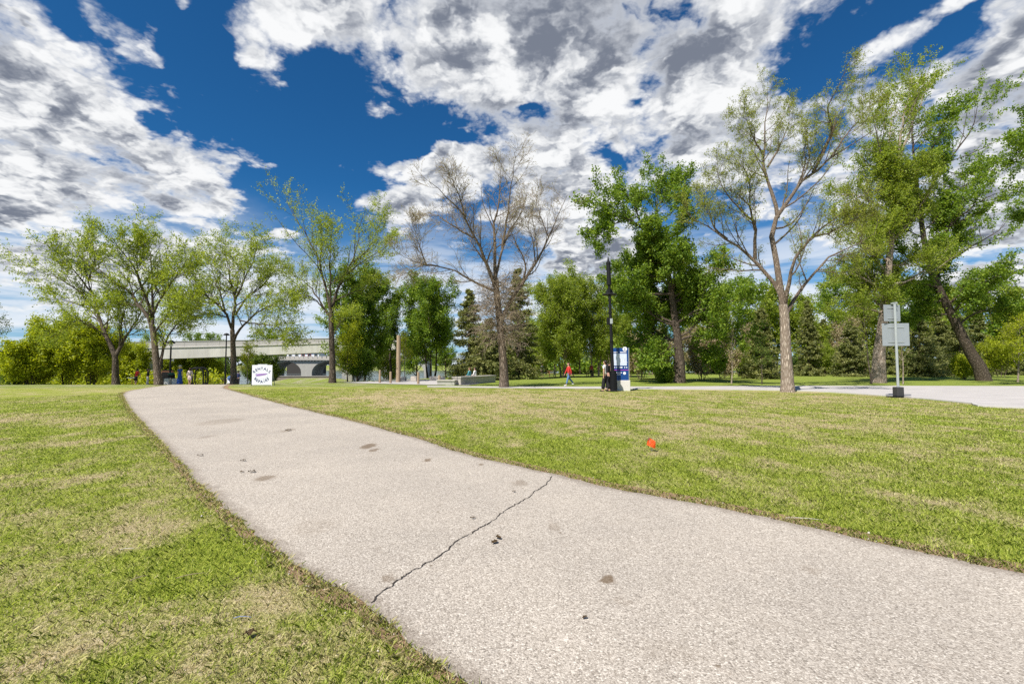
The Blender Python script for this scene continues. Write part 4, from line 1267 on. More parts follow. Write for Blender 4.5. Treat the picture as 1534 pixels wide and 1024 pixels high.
BELT = [  # kind, column, depth, scale, what tells it apart
    ('A', 285, 88, .85, 'beyond the footbridge above the arched gate'), ('A', 395, 100, 1.0, 'beyond the footbridge above the rental sign'), ('A', 318, 96, .8, 'beyond the footbridge left of the broad elm'),
    ('A', 222, 92, .8, 'beyond the footbridge between the two left elms'), ('B', 575, 74, .85, 'on the bank behind the tall plaza pole'), ('A', 625, 72, .9, 'on the bank behind the airy multi stemmed tree'), ('A', 668, 70, .8, 'on the bank left of the blue grey spruce'),
    ('C', 752, 72, .8, 'straight behind the bare tree trunk'), ('B', 815, 74, .9, 'behind the bench, right of the tallest spruce'), ('B', 870, 78, 1.0, 'behind the walker in red'), ('B', 920, 76, 1.0, 'behind the lamp post and blue board'),
    ('A', 955, 80, .95, 'left behind the dense poplar'), ('D', 975, 74, .75, 'behind the straw shrubs by the blue board'), ('D', 1045, 76, .8, 'right behind the dense poplar trunk'), ('B', 1075, 80, 1.0, 'behind the thin staked sapling'),
    ('A', 1110, 84, 1.0, 'behind the dark spruce, left of the tall elm'), ('D', 1128, 76, .8, 'beside the dark spruce'), ('B', 1165, 82, 1.05, 'directly behind the tall elm trunk'), ('B', 1200, 80, .95, 'right behind the tall elm trunk'),
    ('A', 1245, 86, 1.0, 'right of the slender spruce'), ('C', 1236, 78, .8, 'right of the tall elm across the lawn'), ('D', 1262, 76, .85, 'left of the pale trunk across the lawn'), ('B', 1295, 84, 1.05, 'close left of the pale trunk behind the signpost'),
    ('C', 1330, 76, .95, 'behind the signpost sheets'), ('A', 1350, 88, 1.05, 'behind the signpost, far across the lawn'), ('C', 1408, 78, .95, 'left of the leaning trunk across the lawn'), ('B', 1425, 88, 1.05, 'above the spruces left of the leaning trunk'),
    ('C', 1470, 74, .85, 'right of the leaning trunk base'), ('A', 1492, 82, 1.05, 'right of the leaning trunk, back row'), ('C', 1515, 72, .8, 'at the right edge behind the yellow sapling'), ('B', 1535, 80, 1.05, 'at the right edge, back row'),
    ('A', 1575, 78, 1.0, 'past the right edge'), ('A', 1012, 84, 1.0, 'behind the dense poplar'), ('A', 845, 90, .9, 'behind the light green bushy poplar'), ('A', 780, 84, .85, 'behind the tallest spruce'), ('A', 715, 80, .8, 'behind the blue grey spruce'),
]
rb = random.Random(4); used_ = set()
for kd, px, Y, sc_, where in BELT:
    pr, lab = KINDS_[kd]
    if kd in used_: o = copy_tree(pr)
    else: o = pr; used_.add(kd)
    o.location = spot(px, Y); o.rotation_euler = (0, 0, rb.uniform(0, 6.28)); s_ = sc_ * rb.uniform(0.93, 1.07) * (1.32 if kd in 'AB' and px > 930 else 1.0); o.scale = (s_ * rb.uniform(.95, 1.1), s_, s_)
    o['label'] = lab + ' ' + where; o['group'] = 'belt of trees at the back of the park'

# low growth on the river bank under and left of the footbridge
ru = np.random.default_rng(79); un = []
for i in range(90):
    px = ru.uniform(-40, 340); y = ru.uniform(54, 62); hgt = ru.uniform(1.6, 3.0) * (0.6 if px < 70 else 1.0); q = spot(px, y)
    p = norm(ru.normal(size=(240, 3))) * (ru.random((240, 1)) ** 0.4) * np.array([hgt * 0.7, hgt * 0.5, hgt * 0.5])
    un.append(p + np.array([q.x, q.y, q.z + hgt * 0.4]))
C_ = np.vstack(un); M_ = len(C_)
nr_ = norm(ru.normal(size=(M_, 3)) + np.array([0, -0.3, 0.4])); a_ = norm(np.cross(nr_, ru.normal(size=(M_, 3)))); b_ = np.cross(nr_, a_); s_ = ru.uniform(0.09, 0.2, (M_, 1))
v = np.stack([C_ - a_ * s_, C_ + b_ * s_ * .7, C_ + a_ * s_, C_ - b_ * s_ * .7], 1).reshape(-1, 3)
props(link('bank_vegetation', np_mesh('bank_vegetation', v, np.arange(4 * M_).reshape(M_, 4), {'rnd': ('FACE', ru.random(M_))}), L_BUSH), kind='stuff')

# undergrowth at the back of the park
ru = np.random.default_rng(78); un = []
for i in range(150):
    x = ru.uniform(-12, 120); y = ru.uniform(86, 96); hgt = ru.uniform(1.2, 3.8)
    p = norm(ru.normal(size=(160, 3))) * (ru.random((160, 1)) ** 0.4) * np.array([hgt * 0.7, hgt * 0.5, hgt * 0.5])
    un.append(p + np.array([x, y, h1(x, y) + hgt * 0.45]))
C_ = np.vstack(un); M_ = len(C_)
nr_ = norm(ru.normal(size=(M_, 3)) + np.array([0, -0.3, 0.4])); a_ = norm(np.cross(nr_, ru.normal(size=(M_, 3)))); b_ = np.cross(nr_, a_); s_ = ru.uniform(0.15, 0.34, (M_, 1))
v = np.stack([C_ - a_ * s_, C_ + b_ * s_ * .7, C_ + a_ * s_, C_ - b_ * s_ * .7], 1).reshape(-1, 3)
props(link('undergrowth', np_mesh('undergrowth', v, np.arange(4 * M_).reshape(M_, 4), {'rnd': ('FACE', ru.random(M_))}), L_POPLAR), kind='stuff')

# wood on the far bank, one mass
rf = np.random.default_rng(77)
cx_ = []
for i in range(230):
    x = rf.uniform(-420, 420); y = rf.uniform(365, 420); hgt = rf.uniform(7, 15)
    k = 130
    p = norm(rf.normal(size=(k, 3))) * (rf.random((k, 1)) ** 0.4) * np.array([hgt * 0.42, hgt * 0.42, hgt * 0.5])
    cx_.append(p + np.array([x, y, h1(x, y) + hgt * 0.48]))
C_ = np.vstack(cx_); M_ = len(C_)
nr_ = norm(rf.normal(size=(M_, 3)) + np.array([0, -0.3, 0.4])); a_ = norm(np.cross(nr_, rf.normal(size=(M_, 3)))); b_ = np.cross(nr_, a_); s_ = rf.uniform(0.8, 1.9, (M_, 1))
v = np.stack([C_ - a_ * s_, C_ + b_ * s_ * .7, C_ + a_ * s_, C_ - b_ * s_ * .7], 1).reshape(-1, 3)
props(link('far_wood', np_mesh('far_wood', v, np.arange(4 * M_).reshape(M_, 4), {'rnd': ('FACE', rf.random(M_))}), L_FAR), kind='stuff')


# ------------------------------------------------------------------ footbridge, arch bridge, walls, far building
def sweep(path_pts, prof, name, material, parent, s0=1.0, s1=0.68):
    """sweep a closed 2-d profile (across, up) along a 3-d path"""
    bm = bmesh.new(); rings = []
    pts = [Vector(p) for p in path_pts]
    for i, p in enumerate(pts):
        t = pts[min(i + 1, len(pts) - 1)] - pts[max(i - 1, 0)]; t.z = 0; t.normalize()
        sd = Vector((t.y, -t.x, 0))
        k_z = s0 + (s1 - s0) * i / (len(pts) - 1)
        rings.append([bm.verts.new(p + sd * a + Vector((0, 0, b * k_z))) for a, b in prof])
    k = len(prof)
    for a, b in zip(rings[:-1], rings[1:]):
        for j in range(k): bm.faces.new((a[j], a[(j + 1) % k], b[(j + 1) % k], b[j]))
    bm.faces.new(rings[0][::-1]); bm.faces.new(rings[-1])
    bmesh.ops.recalc_face_normals(bm, faces=bm.faces[:])
    me = bpy.data.meshes.new(name); bm.to_mesh(me); bm.free()
    return link(name, me, material, parent)


FB = [(at(-60, 533, 60)), (at(6, 529, 60.5)), (at(80, 521, 61)), (at(190, 513, 62)), (at(300, 511, 63.5)), (at(400, 509, 65.5)), (at(490, 507, 67.5)), (at(600, 505, 70))]
FBp = resample(np.array([tuple(p) for p in FB]), 40)
fbr = empty('footbridge', (FBp[20][0], FBp[20][1], h1(FBp[20][0], FBp[20][1])), 'long pale concrete footbridge rising from the bushes behind the left elms', 'bridge')
base_ = np.array(fbr.location)
FBl = FBp - base_
sweep(FBl, [(0.0, -2.72), (0.30, -2.68), (0.36, -1.0), (0.42, -0.98), (0.42, -0.86), (0, -0.86), (-3.2, -0.86), (-3.6, -1.0), (-3.0, -2.65)], 'girder', M_BRIDGE, fbr)
sweep(FBl, [(0.16, -0.855), (0.28, -0.855), (0.28, 0.0), (0.16, 0.0)], 'parapet', M_PARAPET, fbr)
sweep(FBl, [(-3.2, -0.855), (-3.08, -0.855), (-3.08, 0.0), (-3.2, 0.0)], 'parapet', M_PARAPET, fbr)
sweep(FBl, [(0.10, 0.003), (0.34, 0.003), (0.34, 0.07), (0.10, 0.07)], 'coping', M_WHITECONC, fbr)
sweep(FBl, [(0.425, -1.0), (0.45, -1.0), (0.45, -0.84), (0.425, -0.84)], 'ledge', M_WHITECONC, fbr)
for i in range(2, 39):
    jb = MB()
    p = FBl[i]; t = FBl[i + 1] - FBl[i - 1]; an = math.atan2(t[1], t[0]); sd = np.array([math.sin(an), -math.cos(an)])
    jb.box((p[0] + sd[0] * 0.225, p[1] + sd[1] * 0.225, p[2] - 0.43 * (1 - 0.32 * i / 39)), (0.05, 0.125, 0.80 * (1 - 0.32 * i / 39)), an)
    jb.build('parapet_joint', M_CONC2, fbr)
for i in (6, 16, 34):
    p = FBl[i] - np.array([0, 0, 1.95]); t = FBl[i + 1] - FBl[i - 1]; an = math.atan2(t[1], t[0]); sd = np.array([math.sin(an), -math.cos(an)]) * -1.4
    zb = h1(p[0] + sd[0] + base_[0], p[1] + sd[1] + base_[1]) - base_[2] - 0.5
    MB().box((p[0] + sd[0], p[1] + sd[1], (p[2] + zb) / 2), (0.9, 2.0, p[2] - zb), an, 0.08).build('pier', M_CONC2, fbr)
MB().box((FBl[7][0], FBl[7][1], FBl[7][2] - 0.9), (0.5, 0.5, 2.2), 0.1, 0.03).build('end_post', M_WHITECONC, fbr)

# old arch bridge beyond
AY = 150.0
p0 = at(395, 536, AY); p1 = at(640, 536, AY)
wA = p1.x - p0.x; zt = p0.z + 0.2
ab = empty('arch_bridge', (p0.x, AY, -2.4), 'grey stone road bridge with round arches over the river, glimpsed under the footbridge', 'bridge')
zb_ = 0.0; zt_ = zt + 2.4
outl = [(0, zt_ - 0.9), (0, zb_)]
nA = 4; sp = wA / nA
for k in range(nA):
    x0 = k * sp + 2.4; x1 = (k + 1) * sp - 1.0
    outl.append((x0, zb_))
    for j in range(13):
        a = math.pi - math.pi * j / 12
        outl.append(((x0 + x1) / 2 + (x1 - x0) / 2 * math.cos(a), 1.6 + (zt_ - 2.9) * math.sin(a)))
    outl.append((x1, zb_))
outl += [(wA, zb_), (wA, zt_ - 0.9)]
MB().prism(outl, 9.0).build('arches', M_CONC2, ab)
MB().box((wA / 2, 4.4, zt_ - 0.6), (wA, 10.2, 0.58)).build('deck', M_CONC, ab)
for i in range(36): MB().box((wA * (i + 0.5) / 36, -0.45, zt_ + 0.05), (wA / 36 * 0.8, 0.25, 0.7)).build('parapet_panel', M_CONC, ab)
for i in range(50): MB().box((wA * (i + 0.5) / 50, -0.42, zt_ - 1.06), (0.3, 0.2, 0.32)).build('corbel', M_CONC2, ab)

# quay wall below the bridges and a low wall by the plaza at the left
def wall(name, a, b, hgt, thick, material, label, cap=True):
    a = Vector(a); b = Vector(b); m = (a + b) / 2; d_ = b - a; an = math.atan2(d_.y, d_.x)
    root = empty(name, (m.x, m.y, m.z), label, 'wall', rz=an)
    MB().box((0, 0, hgt / 2 - 0.3), (d_.length, thick, hgt + 0.6), 0, 0.02).build('wall_body', material, root)
    if cap: MB().box((0, 0, hgt + 0.055), (d_.length + 0.1, thick + 0.12, 0.1), 0, 0.02).build('cap', M_CONC, root)
    return root


wall('retaining_wall', spot(398, 77), spot(500, 80), 2.2, 0.6, plain('tan_concrete', (0.30, 0.255, 0.20), 0.9, 0, 0.25, 1.0), 'tan concrete quay wall below the arch bridge, right of the rental sign')
wall('low_wall', spot(292, 60), spot(345, 61), 1.5, 0.4, M_WOOD, 'brown low wall behind the arched gate and the broad elm')

bY = 200.0
bp = at(430, 534, bY); bp2 = at(478, 534, bY)
bw = bp2.x - bp.x
bz = h1(bp.x, bY)
bld = empty('riverside_building', (bp.x, bY, -2.4), 'distant white house with a red roof above the arch bridge', 'house')
zt0 = bp.z + 2.4
MB().box((bw / 2, 4, zt0 / 2 - 0.2), (bw, 8, zt0 - 0.4)).build('lower_wall', plain('arch_shade_dark', (0.05, 0.045, 0.04), 0.9), bld)  # near-black colour paints in the shade seen through the arch openings
MB().box((bw / 2, 4, zt0 + 0.6), (bw, 8.1, 2.0)).build('wall', M_WHITE, bld)
MB().prism([(-0.5, zt0 + 1.61), (bw + 0.5, zt0 + 1.61), (bw - 2, zt0 + 3.6), (2, zt0 + 3.6)], 9.0, Matrix.Translation((0, -0.5, 0))).build('roof', M_RED, bld)
for i in range(5):
    x = bw * (i + 0.5) / 5
    wn = MB().box((x, -0.09, zt0 + 0.6), (1.5, 0.08, 1.3)).build('window', M_RED if i in (2, 3) else M_CONC2, bld)
    MB().box((x, -0.14, zt0 + 0.6), (1.1, 0.04, 0.9)).build('pane', M_GLASS, wn)


# ------------------------------------------------------------------ lettering
def text_mesh(chars, size, bold=0.0):
    """[(char, x, z, angle)] in a sign's own plane -> one mesh (x right, z up, facing -y)"""
    bm = bmesh.new()
    for ch, x, z, a in chars:
        cu = bpy.data.curves.new('letter', 'FONT'); cu.body = ch; cu.size = size; cu.align_x = 'CENTER'; cu.extrude = 0.003; cu.offset = bold
        ob = bpy.data.objects.new('letter', cu); COL.objects.link(ob)
        dg = bpy.context.evaluated_depsgraph_get()
        m = bpy.data.meshes.new_from_object(ob.evaluated_get(dg))
        M = Matrix.Translation((x, 0, z)) @ Matrix.Rotation(-a, 4, 'Y') @ Matrix.Rotation(math.pi / 2, 4, 'X')
        m.transform(M); bm.from_mesh(m); bpy.data.meshes.remove(m)
        bpy.data.objects.remove(ob); bpy.data.curves.remove(cu)
    me = bpy.data.meshes.new('lettering'); bm.to_mesh(me); bm.free()
    return me


def strip_text(s_, x0, z, size, step): return [(c_, x0 + i * step, z, 0) for i, c_ in enumerate(s_)]


# rental sign
sy = 34.0
sp_ = spot(392, sy)
k_ = sy / F
sw, sh = 29 * k_, 29.5 * k_
sg = empty('rental_sign', sp_, 'white square sign board reading RENTALS and REPAIRS around a purple swoosh, on the grass', 'sign', rz=0.03)
z0 = 0.06
MB().box((0, 0, z0 + sh / 2), (sw, 0.05, sh), 0, 0.006).build('board', M_WHITE, sg)
MB().box((0.04, 0, z0 + sh + 0.03), (sw * 0.48, 0.07, 0.055)).build('handle', M_WHITE, sg)
for sx_ in (-1, 1):
    MB().tube([(sx_ * (sw / 2 - 0.03), 0.03, z0 + sh), (sx_ * (sw / 2 - 0.03), 0.55, -0.02)], 0.022, 6).build('leg', M_STEEL, sg)
    MB().box((sx_ * (sw / 2 + 0.016), 0.0, z0 / 2 + sh / 2), (0.03, 0.06, sh + z0)).build('leg', M_BLACK if sx_ < 0 else M_WHITE, sg)
cz = z0 + sh * 0.50; R_ = sh * 0.37; ex = 1.12
ch_ = []
wd_ = "RENTALS"
for i, c_ in enumerate(wd_):
    a = math.radians(58 - 116 * i / (len(wd_) - 1))
    ch_.append((c_, -math.sin(a) * R_ * ex, cz + math.cos(a) * R_ * 0.92 - 0.11, a * 0.55))
wd_ = "REPAIRS"
for i, c_ in enumerate(wd_):
    a = math.radians(55 - 110 * i / (len(wd_) - 1))
    ch_.append((c_, -math.sin(a) * R_ * ex, cz - math.cos(a) * R_ * 0.95 - 0.07, -a * 0.5))
link('lettering', text_mesh(ch_, 0.27, 0.006), M_NAVY, sg, (0, -0.030, 0))
MB().prism([(-sw * .36, cz + .06), (-sw * .1, cz + .09), (sw * .18, cz + .12), (sw * .30, cz + .11), (sw * .22, cz + .02), (sw * .05, cz - .04), (-sw * .2, cz - .09), (-sw * .34, cz - .12), (-sw * .25, cz - .03)], 0.006, Matrix.Translation((0, -0.031, 0))).build('swoosh', M_PURPLE, sg)
ring = []
rb_ = MB()
for i in range(40):
    a = 2 * math.pi * i / 40; b2 = a + 2 * math.pi / 40
    rb_.tube([(math.cos(a) * sw * .30, -0.028, cz + math.sin(a) * sh * .20), (math.cos(b2) * sw * .30, -0.028, cz + math.sin(b2) * sh * .20)], 0.009, 4, False)
rb_.build('oval_outline', M_PALE, sg)

# ------------------------------------------------------------------ lamp post with the blue information board
lY = 27.0
lp = spot(919, lY); kz = lY / F
lamp = empty('street_lamp', lp, 'tall black lamp post with a fluted base and banner arms beside the blue board', 'street lamp')
lean = -6 * kz / (203 * kz)
def ax(z): return (lean * z, 0, z)
MB().lathe([(0.28, 0.0), (0.28, 0.05), (0.21, 0.09), (0.195, 0.9), (0.18, 1.12), (0.20, 1.16), (0.13, 1.2)], sides=20).build('base', M_BLACK, lamp)
fl = MB()
for i in range(20):
    a = 2 * math.pi * i / 20
    fl.tube([(0.204 * math.cos(a), 0.204 * math.sin(a), 0.12), (0.190 * math.cos(a), 0.190 * math.sin(a), 1.05)], 0.018, 5)
fl.build('fluting', M_BLACK, lamp)
MB().tube([ax(1.15), ax(3.0), ax(5.0), ax(6.2)], [0.095, 0.085, 0.078, 0.075], 14).build('pole', M_BLACK, lamp)
MB().tube([ax(6.15), ax(6.2), ax(7.5), ax(7.55)], [0.075, 0.12, 0.12, 0.085], 14).build('head', M_BLACK, lamp)
MB().tube([ax(7.55), ax(7.85)], [0.07, 0.012], 8).build('finial', M_BLACK, lamp)
for z_ in (2.9, 4.55, 6.22, 7.42):
    MB().tube([ax(z_ - 0.05), ax(z_ + 0.05)], 0.135 if z_ > 6 else 0.11, 14).build('collar', M_BLACK, lamp)
x_, _, z_ = ax(5.75)
MB().lathe([(0.06, 0.34), (0.16, 0.30), (0.20, 0.12), (0.42, 0.03), (0.44, 0.0), (0.40, -0.02)], (x_ + 0.05, 0.26, z_ - 0.12), 18).build('lamp_shade', M_BLACK, lamp)
MB().tube([(x_, 0.05, z_ + 0.2), (x_ + 0.05, 0.26, z_ + 0.24)], 0.03, 8).build('bracket', M_BLACK, lamp)
MB().box((ax(4.2)[0] - 0.15, -0.02, 4.05), (0.14, 0.16, 0.42), 0, 0.015).build('control_box', M_BLACK, lamp)
MB().box((ax(4.2)[0] + 0.02, -0.112, 4.05), (0.15, 0.02, 0.30)).build('notice', M_STEEL, lamp)

bp_ = spot(930, 27.6)
kb_ = 27.6 / F
board = empty('information_board', bp_, 'tall blue information board with a map panel and round i emblem on a pale plinth', 'information board', rz=-0.10)
bw_, bh_ = 0.94, 64 * kb_
MB().box((0.02, 0.1, 0.30), (bw_ + 0.12, 0.26, 0.64), 0, 0.02).build('plinth', M_WHITECONC, board)
MB().box((0, 0.1, 0.62 + (bh_ - 0.62) / 2), (bw_, 0.14, bh_ - 0.62), 0, 0.012).build('panel', M_BLUE, board)
MB().box((bw_ / 2 + 0.022, 0.1, 0.62 + (bh_ - 0.62) / 2), (0.03, 0.16, bh_ - 0.6)).build('side_rail', M_STEEL, board)
yf = 0.026
mapp = MB().box((-0.02, yf - 0.004, 0.62 + 1.22), (0.78, 0.014, 0.70)).build('map', M_PALE, board)
ml = MB(); rr = random.Random(8)
for i in range(9): ml.box((-0.02 + rr.uniform(-.3, .3), yf - 0.014, 1.84 + rr.uniform(-.28, .28)), (rr.uniform(.1, .35), 0.004, 0.02), 0)
for i in range(6): ml.box((-0.02 + rr.uniform(-.3, .3), yf - 0.0165, 1.84 + rr.uniform(-.15, .15)), (0.02, 0.004, rr.uniform(.1, .35)), 0)
ml.build('map_lines', M_WHITE, mapp)
em = MB().prism([(0.13 * math.cos(2 * math.pi * i / 24), 0.13 * math.sin(2 * math.pi * i / 24)) for i in range(24)], 0.012, Matrix.Translation((bw_ * 0.28, yf - 0.008, bh_ - 0.06))).build('emblem', M_WHITE, board)
link('lettering', text_mesh([('i', bw_ * 0.28, bh_ - 0.145, 0)], 0.24, 0.008), M_NAVY, em, (0, yf - 0.014, 0))
hb = MB()
for i in range(12):
    if i in (4, 5): continue
    hb.box((-0.36 + i * 0.062, yf, 2.27), (0.05, 0.012, 0.055))
for i, ww in ((0, .05), (1, .05), (3, .2), (5, .05), (6, .05)): hb.box((-0.33 + i * 0.115, yf, 1.38), (ww, 0.012, 0.075))
for j in range(2):
    for i in range(6 - j): hb.box((-0.30 + i * 0.07, yf, 1.07 - j * 0.11), (0.055, 0.012, 0.05))
hb.build('small_print', M_WHITE, board)
MB().box((0, yf, 1.225), (bw_ * 0.99, 0.012, 0.03)).build('stripe', M_MAGENTA, board)
MB().prism([(0.085 * math.cos(2 * math.pi * i / 20), 0.085 * math.sin(2 * math.pi * i / 20)) for i in range(20)], 0.012, Matrix.Translation((0.23, yf - 0.006, 1.04))).build('badge', M_WHITE, board)

# ------------------------------------------------------------------ signpost seen from behind
gp = ground(1346, 595); gY = gp.y; kg = gY / F
sp2 = empty('signpost', (gp.x, gp.y, h1(gp.x, gp.y)), 'galvanised signpost with two blank sign backs on a black rubber base at the road edge', 'signpost', rz=0.0)
hh2 = 140 * kg
MB().tube([(0, 0, 0.1), (0, 0, hh2)], 0.055, 10).build('pole', M_STEEL, sp2)
MB().box((0, 0, 0.03), (0.80, 0.5, 0.06), 0, 0.02).build('foot', M_BLACK, sp2)
MB().box((0, 0, 0.27), (0.32, 0.3, 0.44), 0, 0.03).build('base_block', plain('worn_rubber', (0.045, 0.045, 0.045), 0.8, 0, 0.35, 14, 0.3), sp2)
def plate(name, px0, px1, py0, py1, rz, yoff):
    cxp = (px0 + px1) / 2; w_ = (px1 - px0) * kg; h_ = (py1 - py0) * kg
    o = MB().box((0, 0, 0), (w_, 0.018, h_), 0, 0.006).build(name, M_SHEET, sp2, ((cxp - 1346) * kg, yoff, (595 - (py0 + py1) / 2) * kg))
    o.rotation_euler = (0, 0, rz)
    for zz2 in (0.32, -0.32): MB().box((0, -0.021, h_ * zz2), (w_ * 0.6, 0.02, 0.045)).build('brace', M_STEEL, o)
plate('sign_plate', 1330, 1357, 456, 481, 0.10, 0.085)
plate('sign_plate', 1329.5, 1367, 484, 518, -0.12, 0.10)
MB().box((0, 0.03, hh2 + 0.03), (0.32, 0.03, 0.05)).box((0, 0.0, hh2 + 0.06), (0.03, 0.26, 0.05)).build('cap_bracket', M_STEEL, sp2)

# orange marker flag in the lawn
fg = ground(975, 676)
flag = empty('marker_flag', (fg.x, fg.y, h1(fg.x, fg.y)), 'small orange marker flag on a wire stuck in the grass', 'marker flag')
MB().tube([(0.03, 0, -0.02), (0.0, 0, 0.10), (-0.035, 0, 0.24)], 0.003, 5).build('wire', M_STEEL, flag)
bm = bmesh.new()
gr = [[bm.verts.new((-0.035 + 0.10 * u - 0.03 * v_ + 0.03 * u * v_, 0.03 * math.sin(u * 3.6 + v_ * 2.2) - 0.03 * u, 0.245 - 0.135 * v_ - 0.055 * u + 0.03 * math.sin(v_ * 3) * u)) for u in np.linspace(0, 1, 7)] for v_ in np.linspace(0, 1, 7)]
for i in range(6):
    for j in range(6): bm.faces.new((gr[i][j], gr[i][j + 1], gr[i + 1][j + 1], gr[i + 1][j]))
bmesh.ops.solidify(bm, geom=bm.faces[:], thickness=0.0015)
me = bpy.data.meshes.new('cloth'); bm.to_mesh(me); bm.free()
link('cloth', me, M_ORANGE, flag)

# ------------------------------------------------------------------ plaza furniture: pole, posts, stone blocks, long bench wall
def on(px, py): g = ground(px, py); return Vector((g.x, g.y, h1(g.x, g.y) + 0.03)), g.y / F
q, k2_ = on(596.5, 572.5)
MB().tube([(0, 0, -0.1), (0, 0, 70 * k2_)], [0.20, 0.17], 10).build('timber_pole', M_WOOD, None, q)
props(bpy.data.objects['timber_pole'], 'tall bare timber pole standing on the paved plaza', 'pole')
for j, (px, py, hp, lab) in enumerate(((569, 573.5, 19, 'short timber post at the left end of the plaza'), (585, 574, 17, 'short timber post left beside the tall plaza pole'),
                                     (626.5, 575.5, 18, 'short timber post in front of the plaza stone blocks'), (658, 576.5, 14, 'short timber post at the left corner of the long bench wall'))):
    q, k2_ = on(px, py)
    r_ = 0.10
    o = MB().lathe([(r_, -0.1), (r_ * 1.02, 0.1), (r_ * .92, hp * k2_ - 0.03), (r_ * .7, hp * k2_)], sides=10).build('timber_post', M_WOOD, None, q)
    props(o, lab, 'post', 'timber posts on the plaza')
for j, (px, py, w_, hp, lab) in enumerate(((603.5, 570.3, 9, 6, 'stone block seat just right of the tall plaza pole'), (620, 571, 8.5, 7.5, 'upright stone block seat behind the short timber post'),
                                         (650, 570, 13, 6.5, 'widest stone block seat in front of the airy dark tree'), (663, 569.3, 7, 5.5, 'small stone block seat left of the long bench wall'))):
    q, k2_ = on(px, py)
    w2 = w_ * k2_; h2 = hp * k2_
    o = MB().box((0, 0, h2 / 2 - 0.02), (w2, 0.7, h2), 0.1 * j, 0.05).build('stone_block', M_STONE, None, q)
    props(o, lab, 'stone seat', 'stone block seats on the plaza')
a, b = ground(684, 576.5), ground(737, 572.2)
bwl = wall('bench_wall', (a.x, a.y, h1(a.x, a.y)), (b.x, b.y, h1(b.x, b.y)), 0.52, 0.7, M_CONC, 'long low concrete bench wall at the right side of the plaza')
a, b = ground(657, 576.4), ground(683, 576.7)
wall('bench_wall', (a.x, a.y, h1(a.x, a.y)), (b.x, b.y, h1(b.x, b.y)), 0.30, 0.6, M_CONC2, 'shorter lower grey slab in front of the plaza, ending at the long bench wall')


def bench(loc, rz, material, label, w_=1.8, group=None, table=False):
    root = empty('picnic_bench' if table else 'park_bench', loc, label, 'bench', group, rz)
    if table:
        MB().box((0, 0, 0.74), (w_, 0.75, 0.06), 0, 0.01).build('tabletop', material, root)
        for s in (-1, 1): MB().box((0, s * 0.68, 0.44), (w_, 0.26, 0.05), 0, 0.01).build('seat', material, root)
        for s in (-1, 1): MB().tube([(s * w_ * .36, -0.7, 0), (s * w_ * .36, -0.25, 0.72)], 0.045, 6).tube([(s * w_ * .36, 0.7, 0), (s * w_ * .36, 0.25, 0.72)], 0.045, 6).build('leg', material, root)
    else:
        MB().box((0, 0, 0.44), (w_, 0.42, 0.06), 0, 0.01).build('seat', material, root)
        for z_ in (0.62, 0.76): MB().box((0, 0.22, z_), (w_, 0.04, 0.10)).build('backrest_slat', material, root)
        for s in (-1, 1): MB().box((s * w_ * .42, 0.05, 0.21), (0.07, 0.4, 0.42)).build('leg', M_BLACK, root)
    return root


bench(spot(787, 57), 0.1, M_BLACK, 'dark bench in the shade under the tallest spruce', 2.0)
bench(spot(869, 60), 0.05, M_WOOD2, 'reddish picnic bench under the light green poplars', 2.6, 'picnic benches under the poplars', True)
bench(spot(832, 62), -0.1, M_WOOD2, 'weathered picnic bench behind the walker in red', 2.2, 'picnic benches under the poplars', True)

# ------------------------------------------------------------------ things past the crest at the left
l2 = empty('street_lamp', spot(254, 47), 'black lamp post right of the arching elm, with a wide flat cap', 'street lamp')
MB().tube([(0, 0, 0), (0, 0, 0.9), (0, 0, 1.0), (0, 0, 4.4)], [0.15, 0.13, 0.09, 0.07], 10).build('pole', M_BLACK, l2)
MB().lathe([(0.05, 0.32), (0.2, 0.26), (0.36, 0.06), (0.36, 0.0), (0.1, -0.02)], (0, 0, 4.3), 14).build('lamp_shade', M_BLACK, l2)
MB().lathe([(0.12, 0.0), (0.14, 0.05), (0.14, 0.2), (0.1, 0.24)], (0, 0, 4.02), 12).build('lantern', M_WHITE, l2)
l3 = empty('street_lamp', spot(337, 50), 'slim black lamp post close left of the broad elm trunk', 'street lamp')
MB().tube([(0, 0, 0), (0, 0, 1.0), (0, 0, 5.6)], [0.10, 0.08, 0.055], 10).build('pole', M_BLACK, l3)
MB().lathe([(0.03, 0.25), (0.18, 0.2), (0.3, 0.05), (0.3, 0.0), (0.08, -0.02)], (0, 0, 5.5), 14).build('lamp_shade', M_BLACK, l3)
gt = empty('arched_gate', spot(294, 53), 'black arched metal gate frame beyond the end of the path', 'gate', rz=0.05)
def arch(x0, x1, zs, ztop, y):
    return [(x0, y, 0), (x0, y, zs)] + [((x0 + x1) / 2 + (x1 - x0) / 2 * math.cos(math.pi - math.pi * i / 8), y, zs + (ztop - zs) * math.sin(math.pi * i / 8)) for i in range(1, 8)] + [(x1, y, zs), (x1, y, 0)]
MB().tube(arch(-0.72, 0.72, 1.75, 2.35, 0), 0.09, 6).build('front_arch', M_BLACK, gt)
MB().tube(arch(-0.72, 0.72, 1.75, 2.35, 0.9), 0.09, 6).build('rear_arch', M_BLACK, gt)
for s in (-1, 1):
    sb_ = MB()
    sb_.tube([(s * 0.72, 0.45, 0), (s * 0.72, 0.45, 1.8)], 0.06, 6).box((s * 0.72, 0.45, 0.35), (0.08, 0.9, 0.6)).box((s * 0.72, 0.45, 1.7), (0.06, 0.9, 0.08))
    sb_.build('side_panel', M_BLACK, gt)
MB().box((0, 0.45, 2.3), (0.5, 0.95, 0.06)).build('top_slat', M_BLACK, gt)
ks = empty('kiosk_cabinet', spot(250, 50), 'dark brown cabinet left beside the black lamp post past the crest', 'cabinet')
